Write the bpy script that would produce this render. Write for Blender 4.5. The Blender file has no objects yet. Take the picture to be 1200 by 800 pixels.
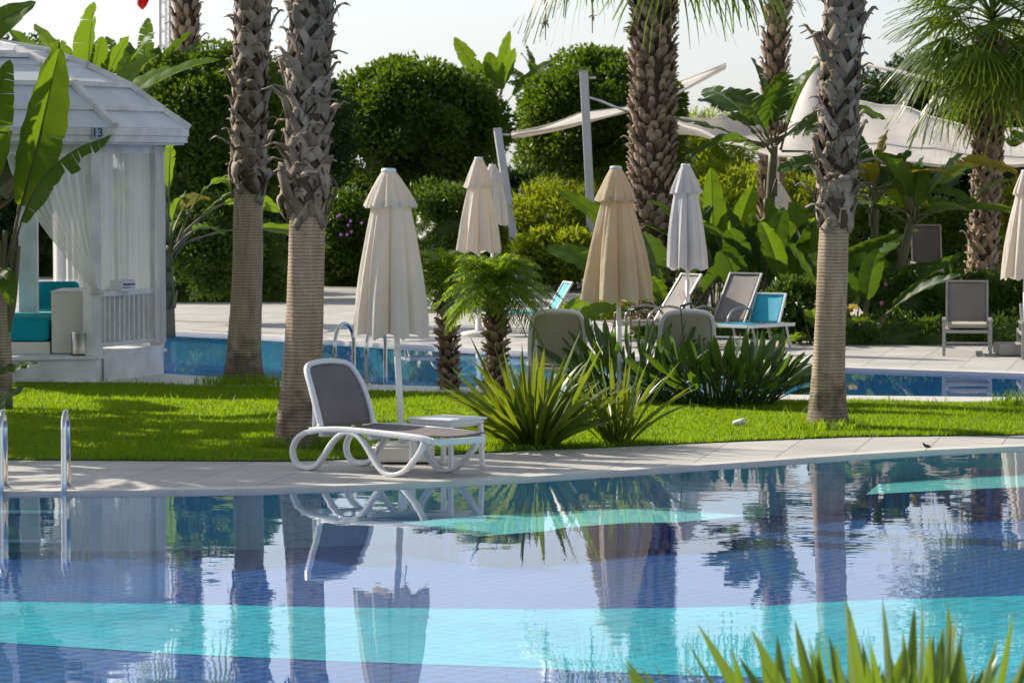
import bpy, math, random
import numpy as np
from mathutils import Vector, Matrix, Quaternion

SC = bpy.context.scene
COL = SC.collection
rad = math.radians
RNG = np.random.default_rng(7)
random.seed(7)

# ------------------------------------------------------------------ camera
FPX, HCAM, YH = 4500.0, 2.45, 195.0          # focal length in photo pixels, eye height, horizon row
PITCH = math.atan((400 - YH) / FPX)
cam_d = bpy.data.cameras.new('camera')
cam = bpy.data.objects.new('camera', cam_d)
COL.objects.link(cam)
cam_d.sensor_width = 36.0
cam_d.lens = FPX / 1200 * 36
cam_d.clip_start = 0.5
cam_d.clip_end = 6000
cam.location = (0, 0, HCAM)
cam.rotation_euler = (math.pi / 2 - PITCH, 0, 0)
cam_d.dof.use_dof = True
cam_d.dof.focus_distance = 32.0
cam_d.dof.aperture_fstop = 8.5
SC.camera = cam


def ray(px, py):
    a, b = (px - 600) / FPX, (400 - py) / FPX
    return Vector((a, math.cos(PITCH) + b * math.sin(PITCH), -math.sin(PITCH) + b * math.cos(PITCH)))


def G(px, py, z=0.0):
    d = ray(px, py)
    t = (z - HCAM) / d.z
    return Vector((d.x * t, d.y * t, z))


def P(px, py, Y):
    d = ray(px, py)
    t = Y / d.y
    return Vector((d.x * t, Y, HCAM + d.z * t))


# ------------------------------------------------------------------ mesh builder
class MB:
    def __init__(self):
        self.v = []; self.n = 0; self.f = []

    def add(self, verts, faces, mat=0, smooth=False):
        verts = np.asarray(verts, dtype=np.float32).reshape(-1, 3)
        faces = np.asarray(faces, dtype=np.int32)
        self.f.append((faces + self.n, mat, smooth))
        self.v.append(verts); self.n += len(verts)
        return self

    def faces_list(self, verts, faces, mat=0, smooth=False):
        by = {}
        for f in faces:
            by.setdefault(len(f), []).append(f)
        base = self.n
        self.v.append(np.asarray(verts, dtype=np.float32).reshape(-1, 3)); self.n += len(verts)
        for k, fl in by.items():
            self.f.append((np.asarray(fl, dtype=np.int32) + base, mat, smooth))
        return self

    def box(self, c, s, R=None, mat=0):
        x, y, z = s[0] / 2, s[1] / 2, s[2] / 2
        vs = [(-x, -y, -z), (x, -y, -z), (x, y, -z), (-x, y, -z), (-x, -y, z), (x, -y, z), (x, y, z), (-x, y, z)]
        c = Vector(c)
        vs = [c + (R @ Vector(v) if R is not None else Vector(v)) for v in vs]
        self.add(vs, [(0, 3, 2, 1), (4, 5, 6, 7), (0, 1, 5, 4), (1, 2, 6, 5), (2, 3, 7, 6), (3, 0, 4, 7)], mat)
        return self

    def bar(self, a, b, w, h, up=(0, 0, 1), mat=0):
        a, b = Vector(a), Vector(b)
        t = (b - a); L = t.length; t.normalize()
        s = t.cross(Vector(up))
        if s.length < 1e-4: s = t.cross(Vector((1, 0, 0)))
        s.normalize(); n = s.cross(t)
        vs = [p + s * (i * w / 2) + n * (j * h / 2) for p in (a, b) for i, j in ((-1, -1), (1, -1), (1, 1), (-1, 1))]
        self.add(vs, [(0, 1, 2, 3), (7, 6, 5, 4), (0, 4, 5, 1), (1, 5, 6, 2), (2, 6, 7, 3), (3, 7, 4, 0)], mat)
        return self

    def tube(self, pts, r, n=8, caps=True, mat=0, smooth=True):
        pts = [Vector(p) for p in pts]; m = len(pts)
        rr = [r] * m if np.isscalar(r) else list(r)
        T = [(pts[min(i + 1, m - 1)] - pts[max(i - 1, 0)]).normalized() for i in range(m)]
        ref = Vector((0, 0, 1)) if abs(T[0].z) < .9 else Vector((1, 0, 0))
        s = T[0].cross(ref).normalized()
        vs = []
        for i in range(m):
            s = (s - T[i] * s.dot(T[i]))
            if s.length < 1e-6: s = T[i].orthogonal()
            s.normalize(); q = T[i].cross(s)
            for k in range(n):
                a = 2 * math.pi * k / n
                vs.append(pts[i] + (s * math.cos(a) + q * math.sin(a)) * rr[i])
        fs = [(i * n + k, i * n + (k + 1) % n, (i + 1) * n + (k + 1) % n, (i + 1) * n + k) for i in range(m - 1) for k in range(n)]
        if caps:
            fs.append(tuple(range(n))[::-1]); fs.append(tuple((m - 1) * n + k for k in range(n)))
        self.faces_list(vs, fs, mat, smooth)
        return self

    def strap(self, pts, widths, thick, side, mat=0, smooth=True):
        """flat ribbon of rectangular section along pts; side = width direction(s)"""
        pts = [Vector(p) for p in pts]; m = len(pts)
        ww = [widths] * m if np.isscalar(widths) else list(widths)
        tt = [thick] * m if np.isscalar(thick) else list(thick)
        vs = []
        for i in range(m):
            T = (pts[min(i + 1, m - 1)] - pts[max(i - 1, 0)]).normalized()
            s = Vector(side[i]) if isinstance(side, list) else Vector(side)
            s = s - T * s.dot(T); s.normalize(); q = T.cross(s)
            for a, b in ((-1, -1), (1, -1), (1, 1), (-1, 1)):
                vs.append(pts[i] + s * (a * ww[i] / 2) + q * (b * tt[i] / 2))
        fs = [(i * 4 + k, i * 4 + (k + 1) % 4, (i + 1) * 4 + (k + 1) % 4, (i + 1) * 4 + k) for i in range(m - 1) for k in range(4)]
        fs += [(3, 2, 1, 0), ((m - 1) * 4, (m - 1) * 4 + 1, (m - 1) * 4 + 2, (m - 1) * 4 + 3)]
        self.add(vs, fs, mat, smooth)
        return self

    def lathe(self, prof, c=(0, 0, 0), n=24, fn=None, mat=0, smooth=True, caps=True):
        c = Vector(c); vs = []
        for i, (r, z) in enumerate(prof):
            for k in range(n):
                a = 2 * math.pi * k / n
                q = r * (fn(a, i / (len(prof) - 1)) if fn else 1)
                vs.append((c.x + q * math.cos(a), c.y + q * math.sin(a), c.z + z))
        m = len(prof)
        fs = [(i * n + k, i * n + (k + 1) % n, (i + 1) * n + (k + 1) % n, (i + 1) * n + k) for i in range(m - 1) for k in range(n)]
        if caps:
            fs.append(tuple(range(n))[::-1]); fs.append(tuple((m - 1) * n + k for k in range(n)))
        self.faces_list(vs, fs, mat, smooth)
        return self

    def grid(self, rows, mat=0, smooth=True, close=False):
        m, n = len(rows), len(rows[0])
        vs = [p for r in rows for p in r]
        fs = [(i * n + k, i * n + (k + 1) % n, (i + 1) * n + (k + 1) % n, (i + 1) * n + k) for i in range(m - 1) for k in range(n if close else n - 1)]
        self.add(vs, fs, mat, smooth)
        return self

    def prism(self, poly, z0, z1, mat=0):
        n = len(poly)
        vs = [(p[0], p[1], z0) for p in poly] + [(p[0], p[1], z1) for p in poly]
        fs = [tuple(range(n))[::-1], tuple(range(n, 2 * n))] + [(k, (k + 1) % n, n + (k + 1) % n, n + k) for k in range(n)]
        self.faces_list(vs, fs, mat)
        return self

    def mesh(self, name, mats):
        me = bpy.data.meshes.new(name)
        V = np.concatenate(self.v) if self.v else np.zeros((0, 3), np.float32)
        me.vertices.add(len(V)); me.vertices.foreach_set('co', V.ravel())
        li, ls, lt, mi, sm = [], [], [], [], []; off = 0
        for f, m, s in self.f:
            k = f.shape[1]
            li.append(f.ravel()); ls.append(off + np.arange(len(f)) * k); lt.append(np.full(len(f), k))
            mi.append(np.full(len(f), m)); sm.append(np.full(len(f), s)); off += f.size
        if li:
            me.loops.add(off); me.loops.foreach_set('vertex_index', np.concatenate(li).astype(np.int32))
            npoly = sum(len(x) for x in ls)
            me.polygons.add(npoly)
            me.polygons.foreach_set('loop_start', np.concatenate(ls).astype(np.int32))
            me.polygons.foreach_set('material_index', np.concatenate(mi).astype(np.int32))
            me.polygons.foreach_set('use_smooth', np.concatenate(sm))
        for m in (mats if isinstance(mats, (list, tuple)) else [mats]):
            me.materials.append(m)
        me.update(calc_edges=True); me.validate()
        return me

    def build(self, name, mats, parent=None, world=False, bevel=0, sharp=None, subsurf=0):
        me = self.mesh(name, mats)
        o = bpy.data.objects.new(name, me); COL.objects.link(o)
        if parent is not None:
            o.parent = parent
            if world:
                me.transform(WM(parent).inverted())
        if bevel:
            md = o.modifiers.new('bevel', 'BEVEL'); md.width = bevel; md.segments = 2; md.limit_method = 'ANGLE'
            md.angle_limit = rad(40); md.harden_normals = False
        if subsurf:
            md = o.modifiers.new('sub', 'SUBSURF'); md.levels = subsurf; md.render_levels = subsurf
        if sharp:
            try: me.set_sharp_from_angle(angle=rad(sharp))
            except Exception: pass
        return o


def WM(o):
    m = Matrix.Translation(o.location) @ o.rotation_euler.to_matrix().to_4x4()
    return WM(o.parent) @ m if o.parent else m


def tag(o, label=None, cat=None, group=None, kind=None):
    if label: o['label'] = label
    if cat: o['category'] = cat
    if group: o['group'] = group
    if kind: o['kind'] = kind
    return o


def thing(name, label, cat, loc=(0, 0, 0), rz=0.0, group=None):
    o = bpy.data.objects.new(name, None); COL.objects.link(o)
    o.location = loc; o.rotation_euler = (0, 0, rz); o.empty_display_size = .2
    return tag(o, label, cat, group)


def children(o):
    return [c for c in bpy.data.objects if c.parent is o]


def copy_thing(o, loc, rz, label, group=None):
    c = o.copy(); COL.objects.link(c); c.location = loc; c.rotation_euler = (0, 0, rz); c['label'] = label
    if group: c['group'] = group
    for ch in children(o):
        d = ch.copy(); COL.objects.link(d); d.parent = c
        for g in children(ch):
            e = g.copy(); COL.objects.link(e); e.parent = d
    return c


def spline(ctrl, n=8):
    """Catmull-Rom through control points"""
    c = [Vector(p) for p in ctrl]; c = [c[0] * 2 - c[1]] + c + [c[-1] * 2 - c[-2]]
    out = []
    for i in range(1, len(c) - 2):
        for k in range(n):
            t = k / n
            p0, p1, p2, p3 = c[i - 1], c[i], c[i + 1], c[i + 2]
            out.append(.5 * ((2 * p1) + (p2 - p0) * t + (2 * p0 - 5 * p1 + 4 * p2 - p3) * t * t + (3 * p1 - p0 - 3 * p2 + p3) * t ** 3))
    out.append(c[-2])
    return out


# ------------------------------------------------------------------ materials
def nodes_of(name):
    m = bpy.data.materials.new(name); m.use_nodes = True
    nt = m.node_tree; nt.nodes.clear()
    return m, nt, nt.nodes, nt.links


def mat(name, c, c2=None, rough=.6, vscale=3.0, detail=4, bump=0.0, bscale=30.0, metal=0.0, spec=.5, transl=0.0, tcol=None,
        island=0.0, sss=0, alpha=1.0, stretch=None, contrast=1.0):
    m, nt, N, L = nodes_of(name)
    out = N.new('ShaderNodeOutputMaterial'); b = N.new('ShaderNodeBsdfPrincipled')
    tc = N.new('ShaderNodeTexCoord'); co = tc.outputs['Object']
    if stretch:
        mp = N.new('ShaderNodeMapping'); mp.inputs['Scale'].default_value = stretch
        L.new(co, mp.inputs['Vector']); co = mp.outputs['Vector']
    no = N.new('ShaderNodeTexNoise'); no.inputs['Scale'].default_value = vscale; no.inputs['Detail'].default_value = detail
    L.new(co, no.inputs['Vector'])
    mr = N.new('ShaderNodeMapRange'); mr.inputs['From Min'].default_value = .5 - .22 / contrast; mr.inputs['From Max'].default_value = .5 + .22 / contrast
    L.new(no.outputs['Fac'], mr.inputs['Value'])
    fac = mr.outputs['Result']
    if island:
        g = N.new('ShaderNodeNewGeometry'); mx = N.new('ShaderNodeMix'); mx.data_type = 'FLOAT'
        mx.inputs['Factor'].default_value = island
        L.new(fac, mx.inputs['A']); L.new(g.outputs['Random Per Island'], mx.inputs['B']); fac = mx.outputs['Result']
    mc = N.new('ShaderNodeMix'); mc.data_type = 'RGBA'
    c2 = c2 or tuple(min(1, x * 1.25) for x in c)
    mc.inputs['A'].default_value = (*c, 1); mc.inputs['B'].default_value = (*c2, 1)
    L.new(fac, mc.inputs['Factor'])
    L.new(mc.outputs['Result'], b.inputs['Base Color'])
    b.inputs['Roughness'].default_value = rough; b.inputs['Metallic'].default_value = metal
    b.inputs['Specular IOR Level'].default_value = spec
    if bump:
        nb = N.new('ShaderNodeTexNoise'); nb.inputs['Scale'].default_value = bscale; nb.inputs['Detail'].default_value = 5
        L.new(co, nb.inputs['Vector'])
        bp = N.new('ShaderNodeBump'); bp.inputs['Strength'].default_value = 1; bp.inputs['Distance'].default_value = bump
        L.new(nb.outputs['Fac'], bp.inputs['Height']); L.new(bp.outputs['Normal'], b.inputs['Normal'])
    sh = b.outputs['BSDF']
    if transl:
        t = N.new('ShaderNodeBsdfTranslucent')
        if tcol:
            t.inputs['Color'].default_value = (*tcol, 1)
        else:
            L.new(mc.outputs['Result'], t.inputs['Color'])
        ms = N.new('ShaderNodeMixShader'); ms.inputs['Fac'].default_value = transl
        L.new(sh, ms.inputs[1]); L.new(t.outputs['BSDF'], ms.inputs[2]); sh = ms.outputs['Shader']
    if alpha < 1:
        t = N.new('ShaderNodeBsdfTransparent'); ms = N.new('ShaderNodeMixShader'); ms.inputs['Fac'].default_value = alpha
        L.new(t.outputs['BSDF'], ms.inputs[1]); L.new(sh, ms.inputs[2]); sh = ms.outputs['Shader']
    L.new(sh, out.inputs['Surface'])
    return m


def tile_mat(name, c1, c2, grout, size, gap, rough=.35, stain=.12, offset=0.0, angle=0.0, bump=.001):
    """square tiles laid in world metres, each tile slightly different, with broad stains"""
    m, nt, N, L = nodes_of(name)
    out = N.new('ShaderNodeOutputMaterial'); b = N.new('ShaderNodeBsdfPrincipled')
    tc = N.new('ShaderNodeTexCoord'); mp = N.new('ShaderNodeMapping'); mp.inputs['Rotation'].default_value = (0, 0, angle)
    L.new(tc.outputs['Object'], mp.inputs['Vector'])
    br = N.new('ShaderNodeTexBrick'); br.offset = offset; br.squash = 1
    br.inputs['Scale'].default_value = 1.0; br.inputs['Brick Width'].default_value = size[0]; br.inputs['Row Height'].default_value = size[1]
    br.inputs['Mortar Size'].default_value = gap; br.inputs['Mortar Smooth'].default_value = .2; br.inputs['Bias'].default_value = 0
    br.inputs['Color1'].default_value = (*c1, 1); br.inputs['Color2'].default_value = (*c2, 1); br.inputs['Mortar'].default_value = (*grout, 1)
    L.new(mp.outputs['Vector'], br.inputs['Vector'])
    no = N.new('ShaderNodeTexNoise'); no.inputs['Scale'].default_value = 1.3; no.inputs['Detail'].default_value = 8; no.inputs['Roughness'].default_value = .65
    L.new(tc.outputs['Object'], no.inputs['Vector'])
    mr = N.new('ShaderNodeMapRange'); mr.inputs['From Min'].default_value = .3; mr.inputs['From Max'].default_value = .7
    mr.inputs['To Min'].default_value = 1 - stain; mr.inputs['To Max'].default_value = 1 + stain * .5
    L.new(no.outputs['Fac'], mr.inputs['Value'])
    mu = N.new('ShaderNodeMix'); mu.data_type = 'RGBA'; mu.blend_type = 'MULTIPLY'; mu.inputs['Factor'].default_value = 1
    L.new(br.outputs['Color'], mu.inputs['A']); L.new(mr.outputs['Result'], mu.inputs['B'])
    L.new(mu.outputs['Result'], b.inputs['Base Color'])
    b.inputs['Roughness'].default_value = rough
    if bump:
        bp = N.new('ShaderNodeBump'); bp.inputs['Distance'].default_value = bump; bp.invert = True
        L.new(br.outputs['Fac'], bp.inputs['Height']); L.new(bp.outputs['Normal'], b.inputs['Normal'])
    L.new(b.outputs['BSDF'], out.inputs['Surface'])
    return m


def water_mat(name, amp, tint, ior=1.28):
    m, nt, N, L = nodes_of(name)
    out = N.new('ShaderNodeOutputMaterial')
    tr = N.new('ShaderNodeBsdfTransparent'); tr.inputs['Color'].default_value = (*tint, 1)
    gl = N.new('ShaderNodeBsdfGlossy'); gl.inputs['Roughness'].default_value = 0.004; gl.inputs['Color'].default_value = (.97, .98, 1, 1)
    fr = N.new('ShaderNodeFresnel'); ge = N.new('ShaderNodeNewGeometry'); im = N.new('ShaderNodeMix'); im.data_type = 'FLOAT'; im.inputs['A'].default_value = ior; im.inputs['B'].default_value = 1 / ior
    L.new(ge.outputs['Backfacing'], im.inputs['Factor']); L.new(im.outputs['Result'], fr.inputs['IOR'])      # same film seen from below
    mx = N.new('ShaderNodeMixShader')
    tc = N.new('ShaderNodeTexCoord')
    hs = None
    for sc, w, st in ((1.1, 1.0, (1, 1.4, 1)), (3.6, .42, (1, 1.3, 1)), (8.5, .16, (.8, 1.2, 1))):
        mp = N.new('ShaderNodeMapping'); mp.inputs['Scale'].default_value = st; mp.inputs['Rotation'].default_value = (0, 0, .2 * sc)
        L.new(tc.outputs['Object'], mp.inputs['Vector'])
        n = N.new('ShaderNodeTexNoise'); n.inputs['Scale'].default_value = sc; n.inputs['Detail'].default_value = 1.5
        L.new(mp.outputs['Vector'], n.inputs['Vector'])
        k = N.new('ShaderNodeMath'); k.operation = 'MULTIPLY'; k.inputs[1].default_value = w; L.new(n.outputs['Fac'], k.inputs[0])
        if hs is None: hs = k.outputs[0]
        else:
            a = N.new('ShaderNodeMath'); a.operation = 'ADD'; L.new(hs, a.inputs[0]); L.new(k.outputs[0], a.inputs[1]); hs = a.outputs[0]
    # calm and breezy patches
    n = N.new('ShaderNodeTexNoise'); n.inputs['Scale'].default_value = .45; n.inputs['Detail'].default_value = 2
    L.new(tc.outputs['Object'], n.inputs['Vector'])
    mr = N.new('ShaderNodeMapRange'); mr.inputs['From Min'].default_value = .38; mr.inputs['From Max'].default_value = .62; mr.inputs['To Min'].default_value = .35; mr.inputs['To Max'].default_value = 1.3
    L.new(n.outputs['Fac'], mr.inputs['Value'])
    k = N.new('ShaderNodeMath'); k.operation = 'MULTIPLY'; L.new(hs, k.inputs[0]); L.new(mr.outputs['Result'], k.inputs[1])
    bp = N.new('ShaderNodeBump'); bp.inputs['Strength'].default_value = 1; bp.inputs['Distance'].default_value = amp
    L.new(k.outputs[0], bp.inputs['Height'])
    L.new(bp.outputs['Normal'], gl.inputs['Normal']); L.new(bp.outputs['Normal'], fr.inputs['Normal'])
    L.new(fr.outputs['Fac'], mx.inputs['Fac']); L.new(tr.outputs['BSDF'], mx.inputs[1]); L.new(gl.outputs['BSDF'], mx.inputs[2])
    L.new(mx.outputs['Shader'], out.inputs['Surface'])
    return m


M = {}
M['deck'] = tile_mat('deck_stone', (.47, .445, .415), (.55, .525, .49), (.30, .28, .26), (.6, .6), .008, rough=.6, stain=.16, angle=.18)
M['coping'] = mat('coping_stone', (.60, .56, .50), (.70, .66, .60), rough=.5, vscale=2.5, bump=.001)
M['lawn'] = mat('lawn_soil', (.035, .055, .010), (.07, .105, .014), rough=.9, vscale=2.0, bump=.02, bscale=40)
M['earth'] = mat('earth', (.05, .038, .025), (.09, .07, .045), rough=.95, vscale=4, bump=.03, bscale=15)
M['navy'] = tile_mat('navy_mosaic', (.0, .050, .25), (.0, .080, .35), (.03, .19, .55), (.15, .15), .016, rough=.4, stain=.2, angle=.6)
M['turq'] = tile_mat('turquoise_mosaic', (.0, .52, .68), (.005, .64, .80), (.10, .74, .86), (.15, .15), .014, rough=.4, stain=.25, angle=.6)
M['aqua'] = tile_mat('blue_wall_mosaic', (.12, .50, .70), (.16, .58, .76), (.22, .58, .74), (.10, .10), .004, rough=.4, stain=.12)
M['ledge'] = tile_mat('pale_turquoise_mosaic', (.16, .80, .78), (.22, .86, .84), (.3, .8, .8), (.10, .10), .004, rough=.4)
M['water'] = water_mat('pool_water', .0013, (.93, .985, 1.0))
M['water2'] = water_mat('pool_water_calm', .0004, (.80, .97, 1.0), 1.14)
M['hedge'] = mat('hedge_leaf', (.016, .042, .006), (.065, .115, .012), rough=.45, vscale=.9, island=.5, transl=.36, tcol=(.19, .30, .008), spec=.35)
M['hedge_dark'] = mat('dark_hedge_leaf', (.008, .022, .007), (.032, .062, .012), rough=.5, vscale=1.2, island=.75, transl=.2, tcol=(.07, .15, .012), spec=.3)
M['yellow_leaf'] = mat('yellow_green_leaf', (.055, .095, .010), (.12, .165, .014), rough=.5, vscale=1.2, island=.5, transl=.45, tcol=(.46, .56, .015), spec=.3)
M['shrub_leaf'] = mat('shrub_leaf', (.016, .045, .007), (.080, .135, .012), rough=.45, vscale=2, island=.7, transl=.33, tcol=(.17, .28, .012), spec=.35)
M['banana'] = mat('banana_leaf', (.035, .085, .016), (.065, .125, .020), rough=.48, vscale=2.2, island=.35, transl=.36, tcol=(.24, .37, .015), spec=.12, stretch=(1, 1, 1))
M['banana_dark'] = mat('dark_banana_leaf', (.020, .052, .018), (.040, .085, .020), rough=.45, vscale=2.2, island=.35, transl=.30, tcol=(.15, .26, .015), spec=.12)
M['banana_yellow'] = mat('yellowing_leaf', (.24, .20, .02), (.10, .14, .02), rough=.6, spec=.1, vscale=2, island=.4, transl=.4, tcol=(.6, .45, .03))
M['stem'] = mat('banana_stem', (.09, .08, .035), (.17, .15, .07), rough=.55, vscale=5, bump=.004, stretch=(1, 1, .2))
M['palm_leaf'] = mat('fan_palm_leaf', (.045, .085, .012), (.10, .15, .018), rough=.4, vscale=1.5, island=.45, transl=.35, tcol=(.30, .42, .02))
M['palm_dry'] = mat('dry_palm_leaf', (.20, .145, .07), (.32, .25, .13), rough=.7, vscale=3, island=.5, transl=.3, tcol=(.4, .28, .1))
M['date_leaf'] = mat('date_palm_leaf', (.06, .13, .014), (.12, .20, .02), rough=.4, vscale=2, island=.4, transl=.5, tcol=(.50, .66, .02))
M['flax'] = mat('flax_leaf', (.055, .10, .014), (.12, .165, .022), rough=.4, vscale=3, island=.6, transl=.33, tcol=(.32, .40, .02))
M['strap'] = mat('strap_leaf', (.05, .11, .014), (.14, .20, .03), rough=.38, vscale=5, island=.6, transl=.33, tcol=(.28, .42, .02))
M['strel'] = mat('strelitzia_leaf', (.028, .062, .016), (.055, .10, .022), rough=.36, vscale=3, island=.6, transl=.28, tcol=(.2, .34, .02))
M['grass'] = mat('grass_blade', (.034, .088, .006), (.080, .150, .010), rough=.5, vscale=.8, island=.6, transl=.52, tcol=(.38, .56, .008), spec=.3)
M['bark'] = mat('branch_bark', (.06, .042, .028), (.11, .08, .055), rough=.9, vscale=6, bump=.01)


def trunk_mat(name, a, b, per):
    m, nt, N, L = nodes_of(name)
    out = N.new('ShaderNodeOutputMaterial'); p = N.new('ShaderNodeBsdfPrincipled'); p.inputs['Roughness'].default_value = .85
    p.inputs['Specular IOR Level'].default_value = .25
    tc = N.new('ShaderNodeTexCoord')
    w = N.new('ShaderNodeTexWave'); w.wave_type = 'BANDS'; w.bands_direction = 'Z'; w.inputs['Scale'].default_value = .314 / per
    w.inputs['Distortion'].default_value = 2.6; w.inputs['Detail'].default_value = 4; w.inputs['Detail Scale'].default_value = 1.6; w.inputs['Detail Roughness'].default_value = .62
    L.new(tc.outputs['Object'], w.inputs['Vector'])
    mp = N.new('ShaderNodeMapping'); mp.inputs['Scale'].default_value = (7, 7, 1.2); L.new(tc.outputs['Object'], mp.inputs['Vector'])
    n = N.new('ShaderNodeTexNoise'); n.inputs['Scale'].default_value = 1.6; n.inputs['Detail'].default_value = 8; n.inputs['Roughness'].default_value = .7
    L.new(mp.outputs['Vector'], n.inputs['Vector'])
    r = N.new('ShaderNodeValToRGB'); r.color_ramp.elements[0].position = .32; r.color_ramp.elements[1].position = .68
    r.color_ramp.elements[0].color = (*a, 1); r.color_ramp.elements[1].color = (*b, 1); L.new(n.outputs['Fac'], r.inputs['Fac'])
    r2 = N.new('ShaderNodeValToRGB'); r2.color_ramp.elements[0].position = .015; r2.color_ramp.elements[0].color = (.20, .16, .13, 1)
    r2.color_ramp.elements[1].position = .17; r2.color_ramp.elements[1].color = (1, 1, 1, 1); L.new(w.outputs['Fac'], r2.inputs['Fac'])
    mu = N.new('ShaderNodeMix'); mu.data_type = 'RGBA'; mu.blend_type = 'MULTIPLY'; mu.inputs['Factor'].default_value = .8
    L.new(r.outputs['Color'], mu.inputs['A']); L.new(r2.outputs['Color'], mu.inputs['B'])
    # darker towards the foot, with an edge broken up by noise
    sx = N.new('ShaderNodeSeparateXYZ'); L.new(tc.outputs['Object'], sx.inputs['Vector'])
    n3 = N.new('ShaderNodeTexNoise'); n3.inputs['Scale'].default_value = 7; n3.inputs['Detail'].default_value = 6; L.new(tc.outputs['Object'], n3.inputs['Vector'])
    ad = N.new('ShaderNodeMath'); ad.operation = 'MULTIPLY_ADD'; L.new(n3.outputs['Fac'], ad.inputs[0]); ad.inputs[1].default_value = -1.3
    L.new(sx.outputs['Z'], ad.inputs[2])
    mr = N.new('ShaderNodeMapRange'); mr.inputs['From Min'].default_value = -.45; mr.inputs['From Max'].default_value = -.10; mr.inputs['To Min'].default_value = .42; mr.inputs['To Max'].default_value = 1
    L.new(ad.outputs[0], mr.inputs['Value'])
    m2 = N.new('ShaderNodeMix'); m2.data_type = 'RGBA'; m2.blend_type = 'MULTIPLY'; m2.inputs['Factor'].default_value = 1
    L.new(mu.outputs['Result'], m2.inputs['A']); L.new(mr.outputs['Result'], m2.inputs['B'])
    L.new(m2.outputs['Result'], p.inputs['Base Color'])
    bp = N.new('ShaderNodeBump'); bp.inputs['Distance'].default_value = .0022; bp.inputs['Strength'].default_value = .6
    L.new(w.outputs['Fac'], bp.inputs['Height']); L.new(bp.outputs['Normal'], p.inputs['Normal'])
    L.new(p.outputs['BSDF'], out.inputs['Surface'])
    return m


M['trunk'] = trunk_mat('ringed_palm_bark', (.30, .225, .155), (.51, .41, .30), .031)
M['boot'] = mat('old_leaf_base', (.12, .088, .062), (.44, .37, .30), rough=.8, vscale=9, island=.65, bump=.004, bscale=40, spec=.2)
M['boot_brown'] = mat('brown_leaf_base', (.12, .08, .05), (.46, .355, .25), rough=.85, vscale=9, island=.65, bump=.004, bscale=40, spec=.2)
M['fibre'] = mat('trunk_fibre', (.055, .038, .026), (.11, .075, .05), rough=.95, vscale=10, bump=.012, bscale=30)
M['white'] = mat('white_paint', (.74, .74, .73), (.82, .82, .81), rough=.45, vscale=1.5)
M['white_wood'] = mat('white_painted_wood', (.62, .61, .59), (.82, .82, .81), rough=.55, vscale=3.5, detail=10, bump=.003, bscale=14, contrast=1.4)
M['roof_panel'] = mat('white_roof_board', (.60, .64, .70), (.74, .76, .79), rough=.5, vscale=2.0, detail=8, bump=.002, bscale=10)
M['cream'] = mat('cream_panel', (.66, .63, .56), (.74, .71, .64), rough=.6, vscale=2)
M['sheer'] = mat('sheer_curtain', (.78, .76, .70), (.86, .84, .79), rough=.8, vscale=2, transl=.5, tcol=(.88, .86, .80), alpha=.74)
M['canvas'] = mat('off_white_canvas', (.70, .665, .605), (.78, .75, .69), rough=.85, vscale=3, detail=7, transl=.34, tcol=(.80, .66, .42), bump=.012, bscale=9, spec=.2)
M['canvas_yellow'] = mat('yellowed_canvas', (.60, .53, .39), (.68, .61, .47), rough=.85, vscale=3, transl=.30, tcol=(.85, .62, .30), bump=.012, bscale=9, spec=.2)
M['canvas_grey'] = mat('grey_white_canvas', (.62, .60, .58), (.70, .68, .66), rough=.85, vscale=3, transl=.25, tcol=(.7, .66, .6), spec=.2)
M['sail'] = mat('sail_cloth', (.70, .68, .65), (.78, .76, .73), rough=.75, vscale=1.2, detail=6, transl=.45, tcol=(.80, .74, .66), spec=.2)
M['resin'] = mat('white_resin', (.74, .74, .75), (.80, .80, .80), rough=.35, vscale=4)
M['taupe'] = mat('taupe_sling', (.17, .145, .145), (.21, .18, .18), rough=.75, vscale=5, bump=.002, bscale=300)
M['beige'] = mat('beige_sling', (.40, .36, .29), (.46, .42, .34), rough=.75, vscale=5, bump=.002, bscale=300)
M['sling_grey'] = mat('grey_sling', (.20, .18, .165), (.255, .23, .215), rough=.7, vscale=3, transl=.15, tcol=(.25, .22, .2))
M['sling_dark'] = mat('charcoal_sling', (.085, .08, .085), (.12, .112, .115), rough=.7, vscale=3)
M['alu'] = mat('grey_aluminium', (.30, .29, .28), (.37, .36, .35), rough=.4, metal=.35, vscale=6)
M['steel'] = mat('stainless_steel', (.62, .61, .60), (.72, .71, .70), rough=.18, metal=1, vscale=8)
M['steel_brushed'] = mat('brushed_steel', (.34, .30, .25), (.44, .40, .34), rough=.28, metal=1, vscale=8, stretch=(1, 1, 8))
M['grey_post'] = mat('grey_steel_post', (.46, .47, .49), (.54, .55, .57), rough=.45, vscale=2)
M['turq_fabric'] = mat('turquoise_cushion', (.0, .25, .31), (.008, .31, .37), rough=.85, vscale=4, bump=.003, bscale=20, spec=.2)
M['turq_sling'] = mat('turquoise_sling', (.01, .37, .52), (.02, .44, .60), rough=.6, vscale=4, transl=.2, tcol=(.02, .45, .6))
M['concrete'] = mat('concrete', (.33, .31, .285), (.44, .42, .39), rough=.85, vscale=9, bump=.003)
M['red'] = mat('red_flag_cloth', (.62, .02, .02), (.72, .03, .03), rough=.7, vscale=3, transl=.35, tcol=(.8, .03, .02))
M['plate'] = mat('blue_grey_plate', (.33, .42, .52), (.38, .47, .57), rough=.4)
M['navy_paint'] = mat('navy_paint', (.015, .03, .16), (.02, .04, .2), rough=.4)
M['bird'] = mat('dark_feathers', (.03, .03, .04), (.07, .065, .07), rough=.7, vscale=40)
M['orange'] = mat('orange_petal', (.75, .20, .02), (.85, .30, .03), rough=.5, transl=.3, tcol=(.9, .3, .03))
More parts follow.
